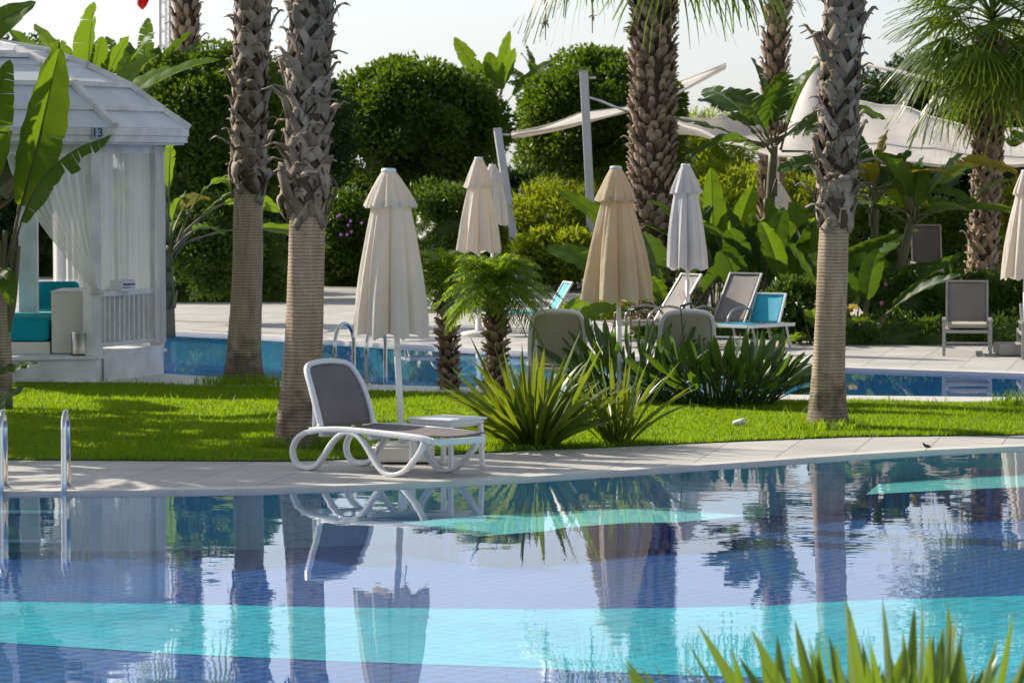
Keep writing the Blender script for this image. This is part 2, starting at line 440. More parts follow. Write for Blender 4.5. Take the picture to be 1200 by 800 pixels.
M['pink'] = mat('pink_petal', (.55, .08, .30), (.65, .18, .42), rough=.6, transl=.3, tcol=(.7, .2, .45))
M['black'] = mat('black_rubber', (.02, .02, .02), (.03, .03, .03), rough=.6)
# ------------------------------------------------------------------ light
SUN_AZ = Vector((-0.82, 0.57)).normalized()
SUN_EL = rad(31)
to_sun = Vector((SUN_AZ.x * math.cos(SUN_EL), SUN_AZ.y * math.cos(SUN_EL), math.sin(SUN_EL)))
sd = bpy.data.lights.new('sun', 'SUN'); sd.energy = 5.0; sd.angle = rad(.53); sd.color = (1.0, .915, .79)
so = bpy.data.objects.new('sun', sd); COL.objects.link(so); so.rotation_euler = to_sun.to_track_quat('Z', 'Y').to_euler(); so.location = (-30, 40, 40)
w = bpy.data.worlds.new('World'); SC.world = w; w.use_nodes = True
nt = w.node_tree; nt.nodes.clear()
bg = nt.nodes.new('ShaderNodeBackground'); bg.inputs['Strength'].default_value = .118
sk = nt.nodes.new('ShaderNodeTexSky'); sk.sky_type = 'NISHITA'; sk.sun_disc = False
sk.sun_elevation = SUN_EL; sk.sun_rotation = math.atan2(SUN_AZ.x, SUN_AZ.y)
sk.air_density = 1.0; sk.dust_density = 1.6; sk.ozone_density = 1.5; sk.altitude = 650
hs = nt.nodes.new('ShaderNodeHueSaturation'); hs.inputs['Saturation'].default_value = .35
ti = nt.nodes.new('ShaderNodeMix'); ti.data_type = 'RGBA'; ti.blend_type = 'MULTIPLY'; ti.inputs['Factor'].default_value = 1; ti.inputs['B'].default_value = (.955, .988, 1.055, 1)
wo = nt.nodes.new('ShaderNodeOutputWorld'); nt.links.new(sk.outputs['Color'], hs.inputs['Color']); nt.links.new(hs.outputs['Color'], ti.inputs['A']); nt.links.new(ti.outputs['Result'], bg.inputs['Color']); nt.links.new(bg.outputs['Background'], wo.inputs['Surface'])
vs = SC.view_settings
SC.display_settings.display_device = 'sRGB'
vs.view_transform = 'Standard'; vs.look = 'None'; vs.gamma = 1; vs.exposure = 0.40; vs.use_curve_mapping = False
cy = SC.cycles
SC.render.engine = 'CYCLES'
cy.use_denoising = True
try: cy.denoiser = 'OPENIMAGEDENOISE'
except Exception: pass
cy.use_adaptive_sampling = True; cy.adaptive_threshold = .015
cy.max_bounces = 8; cy.diffuse_bounces = 4; cy.glossy_bounces = 4; cy.transmission_bounces = 6; cy.transparent_max_bounces = 24
cy.caustics_reflective = False; cy.caustics_refractive = False; cy.sample_clamp_indirect = 6.0

# ------------------------------------------------------------------ setting: curves in the ground plane
ZW = -.02                    # water level
ZF = -.46                    # pool floor


def curve(pts, z=0.0):
    w = sorted((G(a, b, z).x, G(a, b, z).y) for a, b in pts)
    xs = [q[0] for q in w]; ys = [q[1] for q in w]
    return lambda x: float(np.interp(x, xs, ys))


c_water = curve([(-60, 577), (0, 576), (150, 575), (300, 573), (450, 567.5), (600, 560), (750, 550), (900, 540), (1000, 533), (1100, 527), (1200, 523), (1290, 520)])
c_lawn0 = curve([(-60, 540), (0, 539), (330, 541), (450, 537), (580, 530), (700, 525), (850, 518), (1000, 512), (1200, 510), (1290, 509)])
c_lawn1 = curve([(-60, 446), (0, 448), (190, 452), (330, 456), (500, 462), (700, 467), (930, 471), (1200, 474), (1290, 475)])
c_p2near = curve([(-60, 424), (0, 428), (190, 438), (330, 447), (500, 453), (700, 458), (930, 463), (1200, 466), (1290, 467)])
c_p2far = curve([(-60, 381), (0, 382), (190, 388), (300, 393), (440, 402), (600, 411), (800, 421), (930, 429), (1200, 438), (1290, 440)])
NEARY = 12.6
XS = sorted(set([round(v, 2) for v in np.linspace(-60, 60, 61)] + [round(v, 2) for v in np.linspace(-9, 9, 181)]))


def sheet(name, fa, fb, z, m, thick=None, rows=1):
    b = MB()
    rws = [[(x, fa(x) + (fb(x) - fa(x)) * k / rows, z) for x in XS] for k in range(rows + 1)]
    b.grid(rws, smooth=False)
    if thick:
        b.grid([[(x, fa(x), z - thick) for x in XS], [(x, fa(x), z) for x in XS]], smooth=False)
        b.grid([[(x, fb(x), z) for x in XS], [(x, fb(x), z - thick) for x in XS]], smooth=False)
    o = b.build(name, m); o['kind'] = 'structure'
    return o


far = lambda y: (lambda x: y)
off = lambda f, d: (lambda x: f(x) + d)
# ground to the horizon
b = MB(); b.box((0, 900, -.85), (6000, 6000, .2)); g = b.build('ground', M['earth']); g['kind'] = 'structure'
b = MB(); b.add([(-60, 92, -.02), (60, 92, -.02), (900, 3000, -.02), (-900, 3000, -.02)], [(0, 1, 2, 3)]); g = b.build('garden_ground', M['earth']); g['kind'] = 'structure'
sheet('near_deck', far(-6), far(NEARY - .30), 0.0, M['deck'], .7)
sheet('near_coping', far(NEARY - .30), far(NEARY), 0.006, M['coping'], .5)
sheet('pool_floor', far(NEARY), c_water, ZF, M['navy'])
sheet('pool_wall', off(c_water, -.001), off(c_water, .05), -.012, M['aqua'], .5)
sheet('pool_water', far(NEARY - .02), off(c_water, -.003), ZW, M['water'])
sheet('pool_coping', off(c_water, -.03), off(c_water, .22), 0.006, M['coping'], .045)
sheet('pool_deck', off(c_water, .22), c_lawn0, 0.0, M['deck'], .3)
sheet('lawn', c_lawn0, c_lawn1, .012, M['lawn'], .2, rows=12)
sheet('middle_coping', c_lawn1, off(c_p2near, .03), 0.005, M['coping'], .045)
sheet('middle_pool_wall', off(c_p2near, -.05), off(c_p2near, -.002), -.03, M['aqua'], .6)
sheet('far_pool_floor', c_p2near, c_p2far, ZF, M['navy'])
sheet('far_pool_wall', off(c_p2far, -.001), off(c_p2far, .05), -.03, M['aqua'], .6)
sheet('far_pool_water', off(c_p2near, .0), off(c_p2far, -.003), ZW - .01, M['water2'])
sheet('far_pool_coping', off(c_p2far, -.04), off(c_p2far, .45), 0.006, M['coping'], .045)
sheet('far_deck', off(c_p2far, .45), far(92), 0.0, M['deck'], .3)

# turquoise lanes let into the pool floors
tb_top = curve([(-60, 704), (0, 705), (200, 708), (400, 712), (600, 714), (760, 713), (900, 710), (1000, 704), (1200, 698), (1290, 696)], ZF)
tb_bot = curve([(-60, 749), (0, 753), (200, 766), (400, 775), (600, 782), (760, 790), (900, 794), (1200, 803), (1290, 806)], ZF)
sheet('turquoise_floor_lane', tb_bot, tb_top, ZF + .004, M['turq'])
f2a = curve([(-60, 412), (190, 421), (330, 428), (500, 434), (700, 440), (930, 441), (1200, 449)], ZF)
f2b = curve([(-60, 402), (190, 410), (330, 418), (500, 425), (700, 433), (930, 437), (1200, 446)], ZF)
sheet('turquoise_lane_far_pool', lambda x: f2a(x) + 0, lambda x: f2b(x) + 0, ZF + .004, M['turq'])


def ledge(pts, ztop, m):
    """underwater bench built out from the pool wall"""
    b = MB(); poly = [G(px, py, ztop) for px, py in pts]
    b.prism([(p.x, p.y) for p in poly], ZF + .004, ztop - .004, mat=1)
    b.faces_list([(p.x, p.y, ztop) for p in poly], [tuple(range(len(poly)))])
    o = b.build('underwater_bench', [m, M['navy']]); o['kind'] = 'structure'


ledge([(470, 612), (560, 628), (640, 622), (660, 618), (740, 612), (790, 612), (875, 604), (790, 594), (690, 598), (560, 604)], -.24, M['ledge'])
ledge([(1015, 579), (1110, 574), (1200, 570), (1290, 567), (1290, 552), (1200, 555), (1110, 560), (1030, 566)], -.22, M['ledge'])

# ------------------------------------------------------------------ grass blades over the lawn
def grass_blades():
    n = 420000
    x = RNG.uniform(-6.6, 6.6, n)
    f0 = np.array([c_lawn0(v) for v in np.linspace(-7, 7, 281)]); f1 = np.array([c_lawn1(v) for v in np.linspace(-7, 7, 281)])
    gx = np.linspace(-7, 7, 281)
    y0 = np.interp(x, gx, f0); y1 = np.interp(x, gx, f1)
    y = y0 - .015 + (y1 - y0 + .03) * RNG.random(n)
    cl = np.sin(x * 3.1 + 1.7 * np.sin(y * 2.3)) * np.sin(y * 2.7 + x)      # taller and thinner tufts
    h = RNG.uniform(.018, .042, n) * (1 + .35 * cl) + (RNG.random(n) < .006) * RNG.uniform(.03, .10, n)
    a = RNG.uniform(0, 2 * np.pi, n); wd = RNG.uniform(.004, .008, n)
    lean = RNG.uniform(.1, .9, n) * h; la = RNG.uniform(0, 2 * np.pi, n)
    z0 = np.full(n, .008)
    A = np.stack([x - np.cos(a) * wd, y - np.sin(a) * wd, z0], 1); B = np.stack([x + np.cos(a) * wd, y + np.sin(a) * wd, z0], 1)
    T = np.stack([x + np.cos(la) * lean, y + np.sin(la) * lean, z0 + h], 1)
    V = np.stack([A, B, T], 1).reshape(-1, 3)
    F = np.arange(3 * n).reshape(-1, 3)
    m = MB(); m.add(V, F)
    tag(m.build('grass', M['grass']), 'bright green lawn grass between the two pools', kind='stuff')


grass_blades()


def tuft(px, py, n, hmax, wid, label):
    """long untrimmed grass round a trunk foot"""
    c = G(px, py); m = MB()
    for i in range(n):
        a = random.uniform(0, 6.283); r = wid * math.sqrt(random.random())
        p = Vector((c.x + r * math.cos(a), c.y + r * math.sin(a) * .7, .01)); h = hmax * random.uniform(.4, 1)
        d = Vector((random.uniform(-.5, .5), random.uniform(-.5, .5), 1)); s = Vector((math.cos(a * 3), math.sin(a * 3), 0)) * .005
        t = p + d * h; md = p + Vector((d.x * .3, d.y * .3, 1)) * h * .55
        m.add([p - s, p + s, md + s * .8, t, md - s * .8], [(0, 1, 2, 4)], smooth=False)
        m.add([md - s * .8, md + s * .8, t], [(0, 1, 2)])
    tag(m.build('long_grass', M['grass']), label, kind='stuff')


tuft(350, 526, 420, .16, .42, 'long grass round the nearest palm foot')
tuft(285, 452, 500, .16, .55, 'long grass round the left palm foot')
tuft(969, 506, 420, .14, .40, 'long grass round the right palm foot')
tuft(1188, 478, 160, .20, .22, 'tuft of tall grass at the right lawn edge')
# ------------------------------------------------------------------ foliage helpers
def leaf_cloud(mb, Pn, N, L, W, mat=0, up=.25, spread=.9):
    """many small folded leaves: points Pn, outward normals N"""
    n = len(Pn)
    d = N + RNG.normal(0, spread, (n, 3)); d[:, 2] += up
    d /= np.linalg.norm(d, axis=1, keepdims=True) + 1e-9
    r = RNG.normal(0, 1, (n, 3)); s = np.cross(d, r); s /= np.linalg.norm(s, axis=1, keepdims=True) + 1e-9
    q = np.cross(s, d)
    l = (L * RNG.uniform(.6, 1.25, n))[:, None]; wd = (W * RNG.uniform(.7, 1.2, n))[:, None]
    mid = Pn + d * l * .45 + q * wd * .18
    V = np.stack([Pn, mid + s * wd * .5, Pn + d * l - q * wd * .15, mid - s * wd * .5], 1).reshape(-1, 3)
    mb.add(V, np.arange(4 * n).reshape(-1, 4), mat)


def blob_points(c, r, n, shell=.35, flat_bottom=-.9):
    d = RNG.normal(0, 1, (int(n * 1.4), 3)); d /= np.linalg.norm(d, axis=1, keepdims=True)
    d = d[d[:, 2] > flat_bottom][:n]
    k = 1 - shell * RNG.random(len(d)) ** 2
    return np.asarray(c) + d * k[:, None] * np.asarray(r), d / np.asarray(r) / np.linalg.norm(d / np.asarray(r), axis=1, keepdims=True)


def core(mb, c, r, mat=0, lump=.12, n=22):
    """uneven dense inside of a clipped crown"""
    rows = []
    ph = [random.uniform(0, 6.28) for _ in range(6)]
    for i in range(n + 1):
        t = math.pi * i / n; row = []
        for k in range(n * 2):
            a = math.pi * k / n
            q = 1 + lump * (math.sin(3 * a + ph[0]) * math.sin(4 * t + ph[1]) + .6 * math.sin(7 * a + ph[2] + 3 * t) * math.sin(6 * t + ph[3]))
            row.append((c[0] + r[0] * q * math.sin(t) * math.cos(a), c[1] + r[1] * q * math.sin(t) * math.sin(a), c[2] + r[2] * q * math.cos(t)))
        rows.append(row)
    mb.grid(rows, mat, close=True)


def crown(c, r, n_clumps, clump_r, leaves, L, W, flat=-.55, solid=.80, spread=.9, inner=.35):
    """crown of overlapping leafy clumps around an ellipsoid"""
    mb = MB(); c = np.asarray(c, float); r = np.asarray(r, float)
    pts, nn = blob_points(c, r, n_clumps, shell=inner, flat_bottom=flat)
    if solid: core(mb, c, r * solid)
    for p, q in zip(pts, nn):
        k = clump_r * random.uniform(.6, 1.35)
        P2, N2 = blob_points(p, (k, k, k * random.uniform(.7, 1)), int(leaves * (k / clump_r) ** 2), shell=.6)
        keep = ((P2 - c) * q).sum(1) > ((p - c) * q).sum() - k * .7
        leaf_cloud(mb, P2[keep], N2[keep] * .6 + q * .5, L, W, spread=spread)
    return mb


def trunk_and_limbs(base, top, r0, r1, limbs, spread, rng=random):
    mb = MB(); base = Vector(base); top = Vector(top)
    pts = [base.lerp(top, t) + Vector((rng.uniform(-.05, .05), rng.uniform(-.05, .05), 0)) * (top - base).length * .5 * (0 < t < 1) for t in (0, .3, .6, 1)]
    mb.tube(spline(pts, 4), list(np.linspace(r0, r1, 13)), 9)
    for i in range(limbs):
        a = 6.283 * i / limbs + rng.uniform(-.4, .4); s = base.lerp(top, rng.uniform(.55, .98))
        e = s + Vector((math.cos(a) * spread, math.sin(a) * spread, spread * rng.uniform(.4, 1)))
        mb.tube(spline([s, s.lerp(e, .5) + Vector((0, 0, -.1 * spread)), e], 4), list(np.linspace(r1 * .8, r1 * .2, 9)), 6)
    return mb


def bush_tree(name, label, cat, px, ytop, ybot, wpx, Y, m, group=None, n_clumps=150, clump=.30, leaves=150, L=.11, W=.055, depth=1.0, trunk=True, solid=.80, flat=-.5, spread=.9, inner=.35):
    s = FPX / Y
    top = P(px, ytop, Y).z; bot = P(px, ybot, Y).z; x = P(px, ytop, Y).x
    rx = wpx / 2 / s; rz = (top - bot) / 2
    root = thing(name, label, cat, (x, Y, 0), 0, group)
    mb = crown((0, 0, (top + bot) / 2), (rx * .93, rx * .93 * depth, rz * .93), n_clumps, clump, leaves, L, W, flat=flat, solid=solid, spread=spread, inner=inner)
    mb.build('crown', m, root)
    if trunk:
        trunk_and_limbs((0, 0, 0), (0, 0, max(.3, bot + rz * .5)), .11, .07, 5, min(rx, .9)).build('trunk', M['bark'], root)
    return root


def leaf_hedge(name, label, x0, x1, ytop, Y, depth, m, group=None, L=.08, W=.04, dens=420, wav=.1, base=0.0, clump=.22, cat='hedge', ybase=None):
    """clipped or loose hedge between two photo columns at distance Y, standing on the ground"""
    a = P(x0, 195, Y).x; bx = P(x1, 195, Y).x; zt = P(600, ytop, Y).z
    root = thing(name, label, cat, ((a + bx) / 2, Y, base), 0, group)
    w2 = (bx - a) / 2; mb = MB()
    nx = max(4, int((bx - a) / .3))
    ph = random.uniform(0, 6)
    hh = [zt - base - abs(wav) * (.5 + .5 * math.sin(k * 1.7 + ph) * math.sin(k * .61 + ph)) for k in range(nx + 1)]
    rows = []
    for k in range(nx + 1):
        x = -w2 + 2 * w2 * k / nx; h = hh[k] * .9; d = depth * .42
        rows.append([(x, -d, 0), (x, -d * 1.02, h * .6), (x, -d * .8, h * .93), (x, 0, h), (x, d * .8, h * .93), (x, d, h * .6), (x, d, 0)])
    mb.grid(rows)
    n = int((2 * w2) * (zt - base) * dens / 15)
    for _ in range(max(n, 6)):
        x = random.uniform(-w2, w2); h = np.interp(x, np.linspace(-w2, w2, nx + 1), hh)
        u = random.random()
        if u < .62: p = (x, -depth * .47, h * random.uniform(.03, .95)); q = (0, -1, .2)
        else: p = (x, random.uniform(-depth * .4, depth * .4), h * .97); q = (0, -.2, 1)
        k = clump * random.uniform(.6, 1.3)
        P2, N2 = blob_points(p, (k, k * .8, k), 34, shell=.7)
        P2[:, 2] = np.maximum(P2[:, 2], .01)
        leaf_cloud(mb, P2, N2 * .7 + np.asarray(q) * .4, L * 1.5, W * 1.5, spread=1.1)
    mb.build('foliage', m, root)
    for k in range(3):
        x = -w2 + 2 * w2 * (k + .5) / 3
        st = MB(); st.tube([(x, 0, 0), (x + .05, .02, (zt - base) * .45), (x - .03, 0, (zt - base) * .8)], [.022, .016, .008], 6)
        st.build('stem', M['bark'], root)
    return root


# ------------------------------------------------------------------ palms
def palm_trunk_path(pts, ztop):
    pts = sorted(pts, key=lambda p: p.z)
    d = (pts[-1] - pts[-2]).normalized() if len(pts) > 1 else Vector((0, 0, 1))
    if pts[-1].z < ztop: pts.append(pts[-1] + d * (ztop - pts[-1].z) / max(d.z, .5))
    zs = [p.z for p in pts]; xs = [p.x for p in pts]; ys = [p.y for p in pts]
    return lambda z: Vector((float(np.interp(z, zs, xs)), float(np.interp(z, zs, ys)), z))


def ringed_trunk(path, z0, z1, rfun, ringh=.02, n=28):
    mb = MB(); rows = []; m = int((z1 - z0) / ringh)
    ph = RNG.uniform(0, 6.28, 8)
    for i in range(m + 1):
        z = z0 + (z1 - z0) * i / m; c = path(z); r = rfun(z)
        jit = (.002 if i % 2 else -.001) * random.uniform(.0, 1.4); row = []
        for k in range(n):
            a = 2 * math.pi * k / n
            q = r + jit + .006 * math.sin(3 * a + ph[0] + z * 2) + .004 * math.sin(7 * a + ph[1] + 5 * z)
            row.append((c.x + q * math.cos(a), c.y + q * math.sin(a), z))
        rows.append(row)
    mb.grid(rows, close=True)
    return mb


def boots(path, z0, z1, R, around, step, stub=.10, wid=.075, split=True):
    """criss-cross lattice of old leaf bases, each split at the foot, with a broken stub"""
    mb = MB(); lev = 0; z = z0
    rows = []
    for i in range(int((z1 - z0) / .15) + 2):
        zz = min(z1, z0 - .12 + i * .15); c = path(zz); rows.append([(c.x + (R - .01) * math.cos(2 * math.pi * k / 18), c.y + (R - .01) * math.sin(2 * math.pi * k / 18), zz) for k in range(18)])
    mb.grid(rows, 1, close=True)
    while z < z1:
        for k in range(around):
            if random.random() < .09: continue
            a = 2 * math.pi * (k + .5 * (lev % 2)) / around + random.uniform(-.16, .16)
            zz = z + random.uniform(-.045, .045); h = step * random.uniform(1.5, 2.0); da = math.pi / around * random.uniform(.9, 1.5)
            sc = random.uniform(.7, 1.3)
            def pt(ang, rr, zq):
                c = path(zq); return Vector((c.x + rr * math.cos(ang), c.y + rr * math.sin(ang), zq))
            out = lambda ang: Vector((math.cos(ang), math.sin(ang), 0))
            tang = Vector((-math.sin(a), math.cos(a), 0))
            if split:
                for sgn in (-1, 1):
                    pts, sd, ww = [], [], []
                    for t in (0, .3, .6, .85, 1):
                        an = a + sgn * da * (1 - t) * 1.05
                        rr = R + .004 + .035 * t ** 1.5
                        pts.append(pt(an, rr, zz - h * (1 - t)))
                        sd.append(Vector((-math.sin(an), math.cos(an), 0))); ww.append(wid * sc * (1.0 - .25 * t))
                    mb.strap(pts, ww, .016, sd)
            else:
                pts = [pt(a, R + rr, zz - h * dz) for rr, dz in ((.0, .85), (.012, .55), (.04, .22), (.075, .0), (.10, -.10))]
                mb.strap(pts, [wid * .5 * sc, wid * 1.35 * sc, wid * 1.3 * sc, wid * .95 * sc, wid * random.uniform(.5, .8) * sc], [.012, .02, .024, .022, .016], tang)
                if random.random() < .6: continue
            sl = stub * random.choice([.15, .3, .4, .5, .7, 1.0, 1.4]) * random.uniform(.7, 1.2)
            p0 = pt(a, R + .034, zz - .02); o_ = out(a); up = random.uniform(.05, 1.5)
            dr = random.uniform(-.5, .5); cu = random.choice([-.1, .05, .25, .25, .5]); tf = random.uniform(.25, .8)
            pts = [p0, p0 + o_ * sl * .35 + Vector((0, 0, sl * up * .6)), p0 + o_ * sl * .75 + Vector((0, 0, sl * up * .9)) + tang * sl * dr, p0 + o_ * sl * 1.1 + Vector((0, 0, sl * (up - .25))) + tang * sl * dr * 2]
            mb.strap(pts, [wid * .95 * sc, wid * .75 * sc, wid * .5 * sc, wid * .22 * sc], [.022, .018, .013, .008], tang)
        for k in range(around):                               # loose fibre
            a = random.uniform(0, 6.283); c = path(z); o = Vector((math.cos(a), math.sin(a), 0)); q = c + o * (R + .03)
            mb.strap([q + Vector((0, 0, .04)), q + o * random.uniform(.0, .03) - Vector((0, 0, .03)), q + o * random.uniform(.0, .05) + Vector((random.uniform(-.05, .05), 0, -random.uniform(.05, .16)))], [.02, .014, .004], .004, (-o.y, o.x, 0), 1)
        z += step; lev += 1
    return mb


def frayed_collar(mb, path, z, R):
    """shaggy fibre and peeling leaf bases where the old bases end"""
    rows = []
    for zz, k in ((z - .10, .86), (z - .04, 1.02), (z + .05, 1.10), (z + .16, 1.08), (z + .30, .98)):
        c = path(zz); rows.append([(c.x + R * (k + random.uniform(-.07, .07)) * math.cos(6.283 * q / 20), c.y + R * (k + random.uniform(-.07, .07)) * math.sin(6.283 * q / 20), zz + random.uniform(-.04, .04)) for q in range(20)])
    mb.grid(rows, 1, close=True)
    for i in range(8):
        a = 6.283 * i / 8 + random.uniform(-.2, .2); o = Vector((math.cos(a), math.sin(a), 0)); tg = Vector((-o.y, o.x, 0)); c = path(z) + Vector((0, 0, random.uniform(-.02, .18)))
        L = random.uniform(.12, .36); out = random.uniform(.0, .07)
        pts = spline([c + o * (R + .01) + Vector((0, 0, L * .35)), c + o * (R + .03 + out), c + o * (R + .02 + out * .8) - Vector((0, 0, L * .4)) + tg * random.uniform(-.08, .08), c + o * (R + .005 + out * .3) - Vector((0, 0, L * .8)) + tg * random.uniform(-.1, .1)], 4)
        mb.strap(pts, [.11 - .07 * (q / len(pts)) ** 2 + random.uniform(-.02, .02) for q in range(len(pts))], .010, tg, i % 3 == 0)


def fan_frond(mb, base, az, el, plen, R, droop, segs=34, mat=0, sweep=1.95):
    d0 = Vector((math.cos(az) * math.cos(el), math.sin(az) * math.cos(el), math.sin(el)))
    pts = [base + d0 * (plen * t) - Vector((0, 0, droop * .5 * plen * t * t)) for t in (0, .35, .7, 1)]
    hub = pts[-1]; d = (pts[-1] - pts[-2]).normalized()
    s = d.cross(Vector((0, 0, 1)));
    if s.length < .05: s = Vector((-math.sin(az), math.cos(az), 0))
    s.normalize(); n = s.cross(d)
    mb.strap(pts, [.05, .035, .03, .025], .02, s, mat)
    vs, fs = [], []
    for j in range(segs):
        ph = -sweep + 2 * sweep * (j + .5) / segs
        e = d * math.cos(ph) + s * math.sin(ph) + n * (-.30 * abs(math.sin(ph)) + random.uniform(-.05, .05))
        e.normalize(); wv = (s * math.cos(ph) - d * math.sin(ph)); wv.normalize()
        RL = R * (.72 + .28 * math.cos(ph * .6)) * random.uniform(.9, 1.08)
        dph = 2 * sweep / segs; k0 = len(vs); pl = random.uniform(.7, 1.4) * droop
        for t, wf in ((.04, 1.0), (.35, 1.0), (.62, .62), (.84, .34), (1.0, .06)):
            r = RL * t
            p = hub + e * r - Vector((0, 0, pl * RL * (t ** 2.6) * .75))
            if t > .6: p += Vector((random.uniform(-1, 1), random.uniform(-1, 1), 0)) * .02
            wd = max(.004, min(r, RL * .40) * dph * .56 * wf)
            vs += [p - wv * wd - n * .006, p + wv * wd + n * .006]
        fs += [(k0 + 2 * i, k0 + 2 * i + 1, k0 + 2 * i + 3, k0 + 2 * i + 2) for i in range(4)]
    mb.add(vs, fs, mat)


def fan_crown(c, n, plen, R, elmin, elmax, dead=0, droop=.7, segs=34):
    mb = MB()
    for i in range(n):
        t = (i + .5) / n; el = elmin + (elmax - elmin) * t
        fan_frond(mb, c + Vector((0, 0, .35 * t)), i * 2.39996 + random.uniform(-.25, .25), rad(el + random.uniform(-7, 7)), plen * random.uniform(.85, 1.1), R * random.uniform(.85, 1.1), droop * (1.15 - .6 * t), segs)
    for i in range(dead):
        fan_frond(mb, c - Vector((0, 0, .1 + .4 * random.random())), random.uniform(0, 6.28), rad(random.uniform(-70, -40)), plen * .6, R * .8, .5, max(14, segs // 2), 1)
    return mb


def palm(name, label, pts, ztop, r_low, foot, z_boots, Rb, around, step, stub, wid, crown_kw, split=True, ringed=True, bootm='boot', group='tall palms', stalks=()):
    base = pts[0]
    root = thing(name, label, 'palm tree', (base.x, base.y, 0), 0, group)
    path = palm_trunk_path(pts, ztop)
    if ringed:
        ringed_trunk(path, -.05, z_boots, lambda z: r_low + foot * math.exp(-max(z, 0) / .28) + .014 * max(0, 1 - z / 2.2)).build('trunk', M['trunk'], root, world=True)
    else:
        mb = MB(); mb.tube([path(z) for z in np.linspace(-.05, ztop, 24)], Rb - .03, 14); mb.build('trunk', M['fibre'], root, world=True)
    bm_ = boots(path, z_boots, ztop, Rb, around, step, stub, wid, split)
    if ringed: frayed_collar(bm_, path, z_boots, Rb)
    bm_.build('old_leaf_bases', [M[bootm], M['fibre']], root, world=True)
    c = path(ztop)
    cm = fan_crown(c, **crown_kw)
    cm.build('crown', [M['palm_leaf'], M['palm_dry']], root, world=True)
    for sx, sl in stalks:
        e = c + Vector((sx, -.5, 0)); b_ = MB(); pts = spline([c + Vector((0, 0, .1)), c + Vector((sx * .55, -.3, .15)), c + Vector((sx * .95, -.5, -.5)), c + Vector((sx, -.5, -sl))], 6)
        b_.tube(pts, [.02 - .013 * q / len(pts) for q in range(len(pts))], 6)
        for q in range(150):
            k_ = random.uniform(.42, 1); p_ = pts[int(k_ * (len(pts) - 1))]; o_ = Vector((random.gauss(0, .03), random.gauss(0, .03), random.uniform(-.12, .0)))
            b_.strap([p_, p_ + o_ * .5, p_ + o_], .012, .006, (1, 0, 0))
        b_.build('seed_stalk', M['boot_brown'], root, world=True)
    return root


Y1 = 33.4
palm('fan_palm', 'tall palm with smooth grey lower trunk standing right behind the white lounger', [G(349, 526), P(351, 480, Y1), P(356, 380, Y1), P(359, 300, Y1), P(360, 200, Y1), P(361, 100, Y1), P(365, 0, Y1)],
     7.6, .155, .05, P(0, 232, Y1).z, .162, 5, .115, .15, .105, dict(n=34, plen=1.1, R=.95, elmin=-40, elmax=75, dead=8))
Y2 = 43.4
palm('fan_palm', 'ringed palm trunk between the white gazebo and the nearest palm', [G(286, 449), P(287, 400, Y2), P(290, 300, Y2), P(291, 200, Y2), P(293, 100, Y2), P(297, 0, Y2)],
     8.2, .165, .075, P(0, 208, Y2).z, .172, 5, .125, .15, .108, dict(n=32, plen=1.1, R=1.0, elmin=-40, elmax=75, dead=8))
Y3 = 35.8
palm('fan_palm', 'thick footed palm on the sunny right lawn with pale criss cross bark above', [G(969, 504), P(969, 480, Y3), P(973, 380, Y3), P(979, 260, Y3), P(981, 180, Y3), P(985, 80, Y3), P(990, 0, Y3)],
     6.5, .135, .065, P(0, 240, Y3).z, .155, 5, .11, .13, .10, dict(n=32, plen=1.1, R=.95, elmin=-25, elmax=75, dead=4, droop=.6))
Y4 = 57.0
palm('fan_palm', 'brown rough palm trunk behind the closed parasols in the middle', [G(764, 388), P(764, 300, Y4), P(764, 200, Y4), P(765, 100, Y4), P(766, 0, Y4)],
     6.45, .27, 0, .05, .285, 12, .095, .10, .085, dict(n=40, plen=1.25, R=1.15, elmin=-22, elmax=75, dead=0, droop=.58), split=False, ringed=False, bootm='boot_brown', stalks=((-1.62, 2.15), (-.93, 2.05)))
Y5 = 58.0
palm('fan_palm', 'short full palm with a green skirt of fronds by the right edge', [G(1150, 386), P(1152, 300, Y5), P(1157, 200, Y5), P(1161, 90, Y5)],
     4.45, .2, 0, .05, .20, 7, .12, .07, .10, dict(n=46, plen=.85, R=1.0, elmin=-48, elmax=78, dead=3, droop=.38, segs=30), split=True, ringed=False, bootm='boot_brown')
Y6 = 76.0
palm('fan_palm', 'distant dark palm trunk against the sky left of the mast', [G(217, 340), P(217, 200, Y6), P(217, 60, Y6), P(218, 0, Y6)],
     9.0, .2, 0, .05, .215, 7, .15, .16, .11, dict(n=26, plen=1.1, R=1.0, elmin=-30, elmax=75, dead=0, segs=24), split=False, ringed=False, bootm='boot_brown')
Y7 = 70.0
palm('fan_palm', 'slim far palm trunk behind the tall banana plant right of centre', [G(903, 352), P(904, 200, Y7), P(908, 80, Y7), P(912, 0, Y7)],
     8.6, .15, 0, .05, .19, 6, .13, .10, .10, dict(n=32, plen=1.2, R=1.1, elmin=-35, elmax=75, dead=6, segs=28), split=False, ringed=False, bootm='boot_brown')


